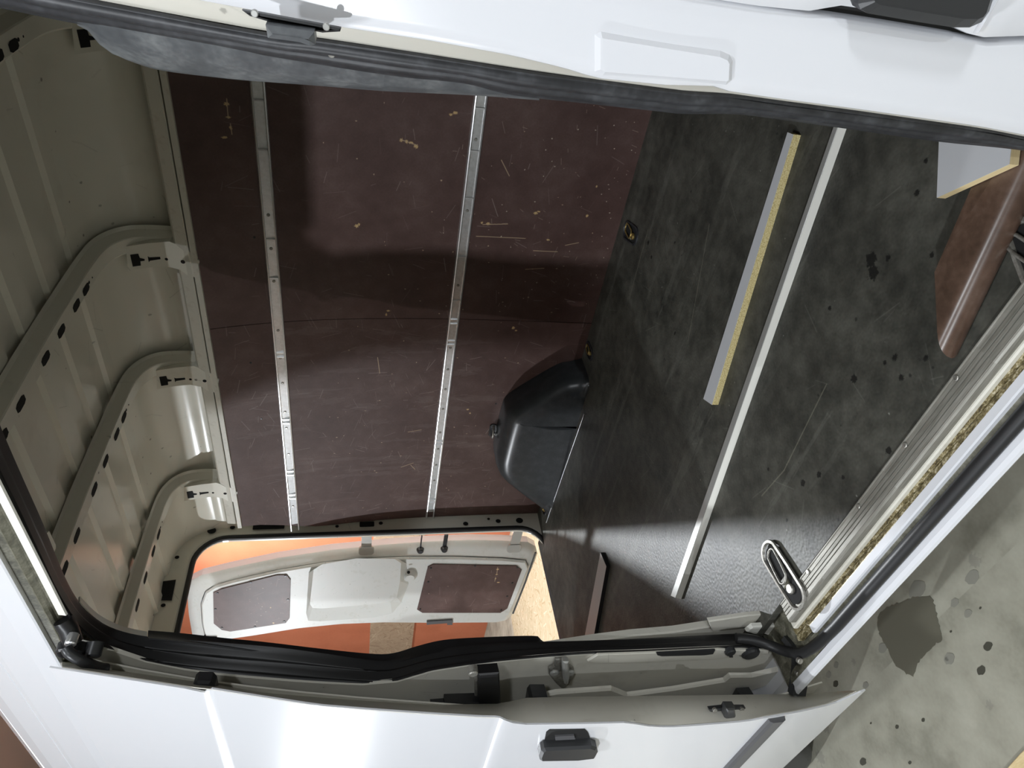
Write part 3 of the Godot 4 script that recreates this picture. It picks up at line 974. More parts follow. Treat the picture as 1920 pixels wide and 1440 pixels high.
# rear doors: traced on the plane of the open left door, then mirrored for the right one
const HINGE := Vector3(-3.47, 0, -1.655)
func at_rear(px_: float, py_: float, off := 0.0) -> Vector3:
	var n := Vector3(0.169, 0, 0.986)
	var d := ray(px_, py_)
	return eye + d * ((n.dot(HINGE - eye) + off) / n.dot(d))
func rear_list(l: Array, off: float) -> Array:
	var o := []
	for p in px(l):
		o.append(at_rear(p.x, p.y, off))
	return o
func build_rear_doors() -> void:
	var n := Vector3(0.169, 0, 0.986)
	var t := thing("door_1", HINGE, "open white rear door with brown plywood panels on its inside", "door", "rear doors of the van", "structure")
	var outline := rear_list([1004, 1024, 990, 1016, 940, 1013, 880, 1012, 800, 1015, 720, 1021, 620, 1031, 520, 1046, 430, 1065, 378, 1078, 358, 1088, 351, 1104, 354, 1150, 362, 1196, 410, 1200, 480, 1190, 560, 1177, 640, 1169, 720, 1166, 820, 1167, 930, 1166, 950, 1162, 962, 1150, 985, 1092, 1003, 1050, 1007, 1036], -0.035)
	var s := S()
	prism(s, outline, n * -0.05)
	part(s, "outer_shell", M.white, t)
	s = S()
	var inner := rear_list([985, 1050, 940, 1046, 850, 1043, 760, 1043, 690, 1046, 610, 1053, 520, 1068, 440, 1086, 405, 1096, 386, 1108, 378, 1130, 380, 1165, 386, 1194, 410, 1198, 480, 1188, 560, 1175, 640, 1167, 720, 1164, 820, 1165, 930, 1164, 948, 1158, 956, 1145, 985, 1075, 990, 1062], -0.0065)
	prism(s, inner, n * 0.018, 0.008)
	part(s, "inner_panel", M.door_in, t)
	var ra := resample(outline + [outline[0]], 90)
	var rb := resample(inner + [inner[0]], 90)
	var ring := []
	for i in 90:
		ring.append([ra[i], ra[i] + n * 0.004, ra[i].lerp(rb[i], 0.55) + n * 0.002, rb[i].lerp(ra[i], 0.06) + n * 0.004])
	s = S()
	sheet(s, ring)
	part(s, "flange", M.door_in, t)
	for k in 2:
		var l: Array = [[400, 1110, 416, 1103, 520, 1077, 538, 1077, 545, 1086, 543, 1158, 536, 1167, 432, 1183, 416, 1180, 401, 1168], [802, 1062, 812, 1057, 968, 1060, 978, 1068, 951, 1140, 938, 1148, 792, 1148, 782, 1142]][k]
		var q := rear_list(l, 0.012)
		uvf = rear_uv
		s = S()
		prism(s, q, n * 0.006, 0.001)
		var pl := part(s, "plywood_panel", M.ply, t, "brown plywood panel screwed to the door")
		uvf = null
		for c in [[408, 1112, 470, 1092, 535, 1080, 540, 1124, 533, 1165, 478, 1175, 416, 1177, 404, 1142], [891, 1061, 961, 1093, 951, 1118, 803, 1091, 788, 1142, 808, 1065, 970, 1064, 940, 1144]][k].size() / 2:
			var cl: Array = [[408, 1112, 470, 1092, 535, 1080, 540, 1124, 533, 1165, 478, 1175, 416, 1177, 404, 1142], [891, 1061, 961, 1093, 951, 1118, 803, 1091, 788, 1142, 808, 1065, 970, 1064, 940, 1144]][k]
			var p := at_rear(cl[c * 2], cl[c * 2 + 1], 0.018)
			s = S()
			peg(s, p, p + n * 0.003, 0.007, -1, 8)
			part(s, "screw", M.black, pl)
	# pressed bulge in the middle, with the latch boss beside it
	var base := rear_list([579, 1074, 600, 1060, 668, 1047, 745, 1047, 762, 1056, 766, 1095, 752, 1130, 735, 1150, 700, 1158, 600, 1165, 578, 1164, 574, 1150], 0.012)
	var top := rear_list([588, 1068, 604, 1058, 668, 1047, 740, 1048, 752, 1056, 750, 1090, 744, 1120, 732, 1128, 700, 1133, 604, 1141, 586, 1140, 581, 1132], 0.06)
	s = S()
	s.set_smooth_group(-1)
	for i in base.size():
		var j := (i + 1) % base.size()
		quad(s, base[i], base[j], top[j], top[i])
	face(s, top)
	part(s, "bulge", M.door_in, t)
	var bc := at_rear(768, 1078, 0.012)
	s = S()
	peg(s, bc, bc + n * 0.03, 0.05, 0.035, 18)
	var boss := part(s, "latch_boss", M.door_in, t)
	s = S()
	peg(s, at_rear(766, 1073, 0.04), at_rear(766, 1073, 0.044), 0.01, -1, 8)
	part(s, "hole_shade", M.hole_shade, boss)  # black disc in place of the dark inside the opening
	for h in [[687, 1024, 2], [965, 1020, 1]]:             # hinges
		var c := at_rear(h[0], h[1], -0.006)
		s = S()
		var q := []
		for p in round_poly(Vector2(0.03, 0), Vector2(0.035, 0.045), 0.02, 4):
			q.append(c + Vector3(-0.986 * p.x, p.y, 0.169 * p.x))
		prism(s, q, n * 0.012, 0.003)
		var hg := part(s, "hinge", M.steel_grey, t)
		s = S()
		box(s, Vector3(c.x + 0.0, c.y - 0.03, c.z - 0.006), Vector3(-3.33, c.y + 0.03, c.z + 0.006))
		part(s, "hinge_arm", M.steel_grey, hg)
		for k in h[2]:
			s = S()
			var e := c + Vector3(-0.04, 0.02 - 0.04 * k, 0.006)
			peg(s, e, e + n * 0.012, 0.014, -1, 10)
			part(s, "bolt", M.steel, hg)
	for h in [[788, 1030, 0.004], [833, 1028, 0.012]]:            # check straps
		var c := at_rear(h[0], h[1], 0.0)
		s = S()
		peg(s, c, c + n * 0.025, 0.024, 0.018, 10)
		var cs := part(s, "check_strap", M.black, t)
		s = S()
		box(s, Vector3(c.x, c.y - h[2], c.z - 0.004), Vector3(-3.36, c.y + h[2], c.z + 0.004))
		part(s, "strap", M.black, cs)
	s = S()
	var lb := rear_list([800, 1163, 848, 1160, 848, 1169, 838, 1169, 838, 1166, 808, 1168, 800, 1169], 0.01)
	prism(s, lb, n * 0.012)
	part(s, "latch", M.strip_grey, t)
	s = S()
	prism(s, rear_list([383, 1190, 386, 1190, 386, 1193, 407, 1193, 407, 1196, 386, 1196, 386, 1200, 383, 1200], 0.012), n * 0.01)
	part(s, "latch_bolt", M.black, t)
	s = S()
	tube(s, [at_rear(1004, 1036, 0.0), at_rear(985, 1092, 0.0), at_rear(962, 1150, 0.0)], 0.006, 6)
	part(s, "lower_seal", M.rubber, t)
	# the right rear door, open the same way, out of the photograph
	var r := t.duplicate()
	r.name = "door_2"
	add_child(r)
	r.basis = Basis(Vector3.UP, 0.256) * Basis.from_scale(Vector3(1, 1, -1))
	r.position = Vector3(-3.47, 0, -0.065)
	r.set_meta("label", "open white rear door hinged on the side door's side of the van")
func rear_uv(p: Vector3) -> Vector2:
	return Vector2(p.x * 0.3 + p.z * 0.1, p.y / 1.75)

func interp(l: Array, x: float) -> float:
	for i in l.size() - 1:
		if x <= l[i + 1].x:
			return lerpf(l[i].y, l[i + 1].y, (x - l[i].x) / (l[i + 1].x - l[i].x))
	return l[-1].y
const SEAL_OUT := [-120, 612, -60, 752, 0, 896, 40, 975, 80, 1060, 112, 1125, 140, 1165, 165, 1192, 200, 1212, 245, 1230, 312, 1246, 400, 1260, 495, 1269, 600, 1277, 700, 1281, 745, 1275, 800, 1257, 860, 1247, 920, 1239, 1000, 1231, 1100, 1223, 1200, 1220, 1350, 1213, 1405, 1212, 1440, 1218, 1462, 1226, 1488, 1229]
var seal_edge := []
func edge_x(y: float) -> float:          # rear edge of the seal at this height
	if seal_edge.is_empty():
		for p in px(SEAL_OUT):
			if p.x > 190:
				seal_edge.append(at_open(p.x, p.y, 0.03))
	for i in seal_edge.size() - 1:
		if (seal_edge[i].y - y) * (seal_edge[i + 1].y - y) <= 0.0:
			return lerpf(seal_edge[i].x, seal_edge[i + 1].x, (y - seal_edge[i].y) / (seal_edge[i + 1].y - seal_edge[i].y)) - 0.004
	return (seal_edge[0].x if y > 1.0 else seal_edge[-1].x) - 0.004
func pillar_z(y: float) -> float:        # outside of the body beside the opening
	return door_z(y) - 0.09

var wall_right: Node3D
func build_right_wall() -> void:
	var t := thing("wall_right", Vector3(-1.7, -0.3, 0), "white body side around the open side door", "wall", "", "structure")
	wall_right = t
	# behind the opening: jamb skin outside, painted skin inside
	var g := []
	for i in 23:
		var y := lerpf(-0.1, 1.74, i / 22.0)
		var row := []
		for j in 8:
			var x := lerpf(edge_x(y), -3.32, j / 7.0)
			row.append(Vector3(x, y, open_z(y) + 0.024 + 0.015 * sin(clampf((x + 1.9) / -0.3, 0, 1) * PI * 0.5)))
		g.append(row)
	var s := S()
	sheet(s, g, 0.01)
	part(s, "rear_jamb", M.jamb, t)
	g = []
	for i in 19:
		var y := lerpf(-0.02, 1.8, i / 18.0)
		g.append([Vector3(-1.77, y, open_z(y) - 0.05), Vector3(-1.8, y, open_z(y) - 0.085), Vector3(-3.32, y, open_z(y) - 0.085)])
	s = S()
	sheet(s, g, 0.01)
	part(s, "inner_skin", M.inside, t)
	# raised flange pressing low on the jamb
	var f := []
	for p in px([1005, 1300, 1042, 1292, 1145, 1285, 1175, 1297, 1260, 1286, 1355, 1270, 1366, 1261, 1408, 1261, 1480, 1244, 1484, 1262, 1400, 1290, 1330, 1306, 1180, 1312, 1010, 1310]):
		f.append(at_z(p.x, p.y, 0.058))
	s = S()
	prism(s, f, Vector3(0, 0, 0.012), 0.005)
	part(s, "flange", M.jamb, t)
	f = []
	for p in px([1100, 1236, 1120, 1224, 1210, 1221, 1346, 1214, 1370, 1216, 1440, 1216, 1440, 1222, 1372, 1226, 1344, 1232, 1210, 1238, 1115, 1240]):
		f.append(at_z(p.x, p.y, 0.034))
	s = S()
	prism(s, f, Vector3(0, 0, 0.006), 0.002)
	part(s, "pressing", M.jamb, t)
	# low inner rail of the body behind the opening, folded steel
	f = []
	for p in px([1012, 1204, 1110, 1189, 1180, 1180, 1260, 1173, 1345, 1160, 1400, 1150, 1440, 1146, 1450, 1158, 1462, 1180, 1440, 1196, 1300, 1200, 1100, 1210]):
		f.append(at_z(p.x, p.y, -0.065))
	s = S()
	prism(s, f, Vector3(0, 0, 0.02), 0.004)
	part(s, "inner_rail", M.jamb, t)
	f = []
	for p in px([1325, 1158, 1400, 1147, 1436, 1144, 1443, 1162, 1430, 1167, 1405, 1168, 1332, 1176]):
		f.append(at_z(p.x, p.y, -0.045))
	s = S()
	prism(s, f, Vector3(0, 0, 0.012), 0.003)
	part(s, "folded_plate", M.jamb, t)
	f = []
	for p in px([1396, 1178, 1408, 1168, 1440, 1166, 1468, 1168, 1472, 1186, 1455, 1192, 1430, 1182, 1410, 1182]):
		f.append(at_z(p.x, p.y, -0.02))
	s = S()
	prism(s, f, Vector3(0, 0, 0.012), 0.003)
	part(s, "folded_plate", M.steel_white, t)
	# above the opening: track channel and roof side
	s = S()
	sweep(s, [Vector3(-1.46, 0, 0), Vector3(1.3, 0, 0)], [Vector2(-0.12, 1.726), Vector2(-0.087, 1.698), Vector2(-0.083, 1.7), Vector2(-0.086, 1.716), Vector2(-0.11, 1.73)], Vector3.UP)
	part(s, "upper_rail", M.steel_white, t)
	s = S()
	sweep(s, [Vector3(-3.32, 0, 0), Vector3(1.3, 0, 0)], [Vector2(-0.15, 1.75), Vector2(-0.118, 1.73), Vector2(-0.112, 1.728), Vector2(-0.106, 1.735), Vector2(-0.098, 1.737), Vector2(-0.092, 1.742), Vector2(-0.1, 1.75), Vector2(-0.096, 1.772), Vector2(-0.15, 1.79)], Vector3.UP)
	part(s, "track_channel", M.grime, t)
	g = []
	for zy in [[-0.105, 1.764], [-0.086, 1.764], [-0.084, 1.768], [-0.095, 1.82], [-0.118, 1.898], [-0.1225, 1.911], [-0.13, 1.914], [-0.127, 1.918], [-0.15, 1.985], [-0.167, 2.022], [-0.176, 2.026], [-0.174, 2.031], [-0.198, 2.062], [-0.225, 2.08], [-0.28, 2.09], [-0.5, 2.1]]:
		g.append([Vector3(-3.34, zy[1], zy[0]), Vector3(-1.0, zy[1], zy[0]), Vector3(1.3, zy[1], zy[0])])
	s = S()
	sheet(s, g, 0.006, false)
	part(s, "roof_side", M.white, t)
	# the pillar between side door and cab door
	var e1 := px([-400, -160, 0, -72, 182, -36, 480, 19, 641, 50, 805, 75, 960, 103, 1060, 127, 1120, 146, 1250, 159, 1340, 161, 1366, 170, 1460, 184, 1589, 201, 1837, 236, 1920, 252, 2300, 322])
	var e2 := px([-400, -110, 0, -36, 182, 0, 480, 54, 597, 70, 980, 129, 1127, 150, 1283, 170, 1366, 175, 1460, 188, 1589, 205, 1837, 240, 1920, 256, 2300, 326])
	var e3 := px([-400, -330, 0, -225, 900, -65, 1309, 3, 1420, 21, 1532, 37, 1654, 55, 1811, 81, 1842, 90, 1920, 86, 2300, 80])
	g = []
	var gr := []
	var gg := []
	for i in 91:
		var x := -400 + 30.0 * i
		var a := at_curve(x, interp(e1, x), pillar_z)
		var b := at_curve(x, interp(e3, x), pillar_z)
		var c := at_open(x, interp(e2, x), 0.03)
		var row := [a + Vector3(-0.002, 0, -0.006), a]
		for k in range(1, 6):
			row.append(a.lerp(b, k / 5.0))
		row.append(b + Vector3(0.004, 0, -0.003))
		row.append(b + Vector3(0.006, 0, -0.02))
		g.append(row)
		gr.append([c + Vector3(-0.012, 0, -0.02), c, c.lerp(a, 0.4) + Vector3(0.006, 0, 0.002), a + Vector3(0, 0, -0.008)])
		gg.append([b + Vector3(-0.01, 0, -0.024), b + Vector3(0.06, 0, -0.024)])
	s = S()
	sheet(s, g, 0.0)
	part(s, "pillar", M.white, t)
	s = S()
	sheet(s, gr, 0.0)
	part(s, "pillar_return", M.jamb, t)
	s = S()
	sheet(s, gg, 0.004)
	part(s, "door_gap_shade", M.rubber, t)  # dark sheet laid behind the door gap to make it read black
	f = []
	for p in px([1112, 62, 1126, 56, 1350, 92, 1368, 100, 1374, 112, 1372, 150, 1360, 160, 1128, 142, 1112, 134]):
		f.append(at_curve(p.x, p.y, pillar_z, -0.002))
	s = S()
	prism(s, f, Vector3(0.0, 0, 0.007), 0.006)
	part(s, "pressing", M.white, t)
	# inner trim of that pillar, dusty grey plastic
	var lo := px([150, 30, 172, 44, 190, 72, 215, 96, 255, 113, 300, 126, 390, 138, 480, 147, 600, 153, 720, 159, 890, 164, 1010, 172])
	var hi := px([150, 20, 172, 25, 190, 32, 215, 40, 255, 48, 300, 58, 390, 76, 480, 92, 600, 112, 720, 134, 890, 152, 1010, 166])
	g = []
	for i in 40:
		var x := 150 + 860.0 * i / 39
		var a := at_z(x, interp(smooth_line(lo, 3), x), -0.2)
		var c := at_z(x, interp(hi, x) - 6, -0.06)
		g.append([a + Vector3(0.02, 0, -0.05), a, a.lerp(c, 0.3) + Vector3(-0.006, 0, 0.012), a.lerp(c, 0.7) + Vector3(-0.006, 0, 0.012), c])
	s = S()
	sheet(s, g, 0.004)
	part(s, "pillar_trim", M.trim_grey, t)
	# body side beyond the pillar, closing the cab
	g = []
	for i in 12:
		var y := lerpf(-0.4, 1.78, i / 11.0)
		g.append([Vector3(-0.2, y, open_z(y) - 0.03), Vector3(-0.12, y, pillar_z(y) - 0.04), Vector3(1.3, y, pillar_z(y) - 0.04)])
	s = S()
	sheet(s, g, 0.01)
	part(s, "cab_side", M.inside, t)
	s = S()
	box(s, Vector3(1.28, -0.05, -1.78), Vector3(1.31, 2.1, 0.15))  # unseen bulkhead added to stop light coming in through the cab
	single(s, "added_wall_front", M.inside, "added cream bulkhead keeping cab light out of the cargo space", "wall", "", "structure")
	# catch block on the pillar
	f = []
	for p in px([503, 34, 592, 47, 594, 70, 585, 73, 565, 66, 507, 58]):
		f.append(at_curve(p.x, p.y, open_z, 0.085))
	s = S()
	prism(s, f, Vector3(0, 0, 0.03), 0.006)
	var cb := part(s, "catch_block", M.trim_grey, t)
	f = []
	for p in px([455, 16, 480, 20, 640, 50, 638, 56, 605, 58, 500, 36, 470, 27]):
		f.append(at_curve(p.x, p.y, open_z, 0.09))
	s = S()
	prism(s, f, Vector3(0, 0, 0.008), 0.002)
	part(s, "base_plate", M.plastic, cb)
	for p in px([478, 24, 612, 49]):
		var c := at_curve(p.x, p.y, open_z, 0.098)
		s = S()
		peg(s, c, c + Vector3(0, 0, 0.004), 0.0035, -1, 10)
		part(s, "bolt", M.steel_grey, cb)
	var sc := at_open(622, 97, 0.02)
	s = S()
	peg(s, sc, sc + Vector3(-0.002, 0, 0.006), 0.004, -1, 10)
	part(s, "bolt", M.steel, t)

func build_sliding_door() -> void:
	var t := thing("door_3", Vector3(-1.6, -0.18, 0.2), "white sliding side door pushed back, with a black handle", "door", "", "structure")
	var d1 := px([60, 1243, 105, 1250, 240, 1271, 376, 1292, 384, 1297, 392, 1293, 500, 1310, 600, 1325, 700, 1333, 800, 1340, 900, 1346, 955, 1347, 963, 1356, 1100, 1354, 1180, 1352, 1205, 1358, 1250, 1361, 1300, 1358, 1400, 1350, 1440, 1342, 1500, 1332, 1560, 1318, 1590, 1305, 1606, 1297])
	var d2 := px([100, 1238, 150, 1246, 200, 1256, 300, 1270, 420, 1287, 480, 1299, 636, 1312, 805, 1323, 943, 1321, 960, 1316, 986, 1310, 1064, 1308, 1325, 1305, 1460, 1303, 1500, 1303, 1570, 1298, 1606, 1296])
	var edge := []
	var ret := []
	for i in 111:
		var x := 60 + (1606 - 60.0) * i / 110
		edge.append(at_door(x, interp(d1, x)))
		if i % 2 == 0 and x > 99:
			var o := at_door(x, interp(d1, x), -0.001)
			var n := at_door(x, interp(d2, x), -0.075)
			ret.append([o, o.lerp(n, 0.25) + Vector3(0.004, 0, 0), n, n + Vector3(-0.03, 0, -0.004)])
	var ys := []
	for i in 60:
		ys.append(lerpf(1.735, -0.16, i / 59.0))
	for c in [1.395, 0.775]:
		for d in [-0.02, -0.011, -0.006, 0.0, 0.006, 0.011, 0.02]:
			ys.append(c + d)
	ys += [1.6, -0.175]
	ys.sort()
	var g := []
	for y in ys:
		var fx: float = edge[0].x
		for i in edge.size() - 1:
			if (edge[i].y - y) * (edge[i + 1].y - y) <= 0.0:
				fx = lerpf(edge[i].x, edge[i + 1].x, (y - edge[i].y) / (edge[i + 1].y - edge[i].y))
		if y < edge[-1].y: fx = edge[-1].x
		var rec := 0.006 * (smoothstep(0.768, 0.781, y) - smoothstep(1.389, 1.4, y))
		var grv := 0.004 * (exp(-pow((y - 1.4) / 0.006, 2)) + exp(-pow((y - 0.77) / 0.006, 2)))
		var row := []
		for j in 10:
			row.append(Vector3(lerpf(fx, -3.2, pow(j / 9.0, 1.5)), y, door_z(y) - rec - grv))
		g.append(row)
	var s := S()
	sheet(s, g, 0.004)
	part(s, "outer_panel", M.white, t)
	s = S()
	sheet(s, ret, 0.002)
	part(s, "leading_edge", M.jamb, t)
	g = []
	for i in 16:
		var y := lerpf(-0.15, 1.7, i / 15.0)
		g.append([Vector3(-1.66, y, door_z(y) - 0.08), Vector3(-3.2, y, door_z(y) - 0.08)])
	s = S()
	sheet(s, g, 0.004)
	part(s, "inner_panel", M.jamb, t)
	# grip, over a black plate painted for the dark of its hollow
	var f := []
	for p in px([1000, 1382, 1006, 1372, 1018, 1368, 1110, 1365, 1128, 1366, 1140, 1374, 1132, 1392, 1112, 1410, 1000, 1420, 993, 1412]):
		f.append(at_door(p.x, p.y, -0.002))
	s = S()
	prism(s, f, Vector3(0, 0, 0.006), 0.004)
	var bz := part(s, "handle_bezel", M.white, t)
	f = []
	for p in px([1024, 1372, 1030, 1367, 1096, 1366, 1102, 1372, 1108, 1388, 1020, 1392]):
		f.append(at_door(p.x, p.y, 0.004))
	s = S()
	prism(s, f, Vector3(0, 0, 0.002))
	part(s, "recess_shade", M.hole_shade, bz)  # darkness of the hollow painted as a raised black plate
	f = []
	for p in px([1012, 1393, 1018, 1388, 1106, 1384, 1116, 1388, 1118, 1396, 1113, 1406, 1080, 1410, 1010, 1411, 1008, 1404]):
		f.append(at_door(p.x, p.y, 0.006))
	s = S()
	prism(s, f, Vector3(0, 0, 0.022), 0.006)
	part(s, "grip", M.plastic, bz)
	f = []
	for p in px([1040, 1378, 1076, 1376, 1078, 1383, 1041, 1385]):
		f.append(at_door(p.x, p.y, 0.006))
	s = S()
	prism(s, f, Vector3(0, 0, 0.004))
	part(s, "catch", M.strip_grey, bz)
	# rubbing strip
	var a := at_door(1438, 1344)
	var b := at_door(1470, 1340)
	s = S()
	var z0 := door_z((a.y + b.y) / 2)
	sweep(s, [Vector3(a.x - 0.002, a.y, z0), Vector3(-3.2, a.y, z0)], [Vector2(0.004, 0), Vector2(-0.012, -0.004), Vector2(-0.016, -0.012), Vector2(-0.016, b.y - a.y + 0.012), Vector2(-0.012, b.y - a.y + 0.004), Vector2(0.004, b.y - a.y)], Vector3.UP)
	part(s, "rubbing_strip", M.strip_grey, t)
	# stop plate with two screws on the leading edge
	f = []
	for p in px([1326, 1324, 1352, 1321, 1355, 1315, 1372, 1315, 1376, 1321, 1394, 1321, 1398, 1328, 1397, 1341, 1338, 1343, 1331, 1338]):
		f.append(at_z(p.x, p.y, 0.195))
	s = S()
	prism(s, f, Vector3(0.004, 0, 0.012), 0.003)
	var sp := part(s, "stop_plate", M.plastic, t)
	for p in px([1339, 1330, 1389, 1329]):
		var c := at_z(p.x, p.y, 0.205)
		s = S()
		peg(s, c, c + Vector3(0.004, 0, 0.006), 0.006, -1, 10)
		part(s, "screw", M.steel, sp)
	f = []
	for p in px([1356, 1316, 1371, 1316, 1374, 1334, 1352, 1334]):
		f.append(at_z(p.x, p.y, 0.208))
	s = S()
	prism(s, f, Vector3(0.004, 0, 0.02), 0.004)
	part(s, "wedge", M.plastic, sp)
	# middle roller bracket
	f = []
	for p in px([808, 1322, 806, 1311, 831, 1309, 832, 1301, 893, 1299, 893, 1246, 932, 1243, 936, 1320, 930, 1323]):
		f.append(at_z(p.x, p.y, 0.06))
	s = S()
	prism(s, f, Vector3(0.01, 0, 0.03), 0.004)
	var rb := part(s, "roller_bracket", M.black, t)
	f = []
	for p in px([889, 1258, 896, 1258, 896, 1297, 889, 1297]):
		f.append(at_z(p.x, p.y, 0.065))
	s = S()
	prism(s, f, Vector3(0, 0, 0.012), 0.002)
	part(s, "roller", M.steel, rb)
	var rc := at_z(886, 1250, 0.066)
	s = S()
	peg(s, rc, rc + Vector3(0, 0, 0.02), 0.012, -1, 12)
	part(s, "pin", M.steel, rb)
	# lower arm reaching into the sill, with two bolts
	s = S()
	var arm := [at_z(1494, 1303, 0.15), at_z(1500, 1265, 0.115), at_z(1502, 1230, 0.09), at_z(1494, 1212, 0.07), at_z(1482, 1196, 0.04)]
	sweep(s, smooth_line(arm, 4), [Vector2(-0.006, -0.026), Vector2(0.004, -0.026), Vector2(0.008, 0.02), Vector2(-0.006, 0.026)], Vector3(0, 1, 0.1))
	var la := part(s, "lower_arm", M.plastic, t)
	for p in px([1497, 1237, 1494, 1261]):
		var c := at_z(p.x, p.y, 0.118)
		s = S()
		peg(s, c, c + Vector3(0.006, 0, 0.008), 0.008, -1, 10)
		part(s, "bolt", M.steel, la)
	# upper arm and rollers in the roof track
	s = S()
	tube(s, smooth_line([at_z(124, 1215, -0.045), at_z(132, 1226, -0.035), at_z(155, 1240, -0.03), at_z(185, 1252, -0.04), at_z(200, 1254, -0.045)], 4), 0.012, 10)
	var ua := part(s, "upper_arm", M.plastic, t)
	s = S()
	tube(s, [at_z(118, 1162, -0.1), at_z(128, 1178, -0.09), at_z(137, 1205, -0.07)], 0.02, 10)
	part(s, "bracket", M.black, ua)
	for q in [[128, 1208, 0.02], [152, 1207, 0.013], [138, 1190, 0.012]]:
		var c := at_z(q[0], q[1], -0.075)
		s = S()
		peg(s, c, c + Vector3(0, 0, 0.025), q[2], -1, 12)
		part(s, "roller", M.black if q[2] > 0.0125 else M.alu_bright, ua)
	f = []
	for p in px([152, 1212, 160, 1205, 171, 1213, 166, 1228, 150, 1222]):
		f.append(at_z(p.x, p.y, -0.085))
	s = S()
	prism(s, f, Vector3(0, 0, 0.012), 0.002)
	part(s, "catch_plate", M.steel_white, ua)
	var tu := at_z(178, 1205, -0.08)
	s = S()
	peg(s, tu, tu + Vector3(-0.01, 0, 0.03), 0.02, 0.018, 12)
	part(s, "buffer", M.plastic, ua)

func build_cab_door() -> void:
	var t := thing("door_4", Vector3(0.4, -0.2, 0.08), "white cab door edge with a black handle beside the pillar", "door", "", "structure")
	var e4 := px([-400, -345, 0, -240, 900, -80, 1309, -8, 1420, 10, 1516, 20, 1540, 20, 1563, 8, 1592, 11, 1700, 28, 1785, 46, 1826, 65, 1840, 70, 1920, 67, 2300, 60])
	var g := []
	for i in 91:
		var x := -400 + 30.0 * i
		var a := at_curve(x, interp(e4, x), pillar_z, 0.004)
		var row := [a + Vector3(-0.002, 0, -0.026), a + Vector3(-0.0015, 0, -0.006), a]
		for k in range(1, 6):
			var q := a + Vector3((1.25 - a.x) * pow(k / 5.0, 2), 0, 0)
			row.append(Vector3(q.x, q.y, pillar_z(q.y) + 0.006))
		g.append(row)
	var s := S()
	sheet(s, g, 0.0)
	part(s, "outer_panel", M.white, t)
	var f := []
	for p in px([1596, -60, 1594, 0, 1598, 10, 1612, 18, 1700, 33, 1770, 44, 1800, 44, 1822, 34, 1836, 14, 1846, -20, 1850, -60]):
		f.append(at_curve(p.x, p.y, pillar_z, 0.008))
	s = S()
	prism(s, f, Vector3(0, 0, 0.025), 0.01)
	part(s, "handle", M.plastic, t)
	f = []
	for p in px([1825, 62, 1832, 62, 1875, -10, 1866, -10]):
		f.append(at_curve(p.x, p.y, pillar_z, 0.006))
	s = S()
	prism(s, f, Vector3(0, 0, 0.004), 0.002)
	part(s, "crease", M.white, t)

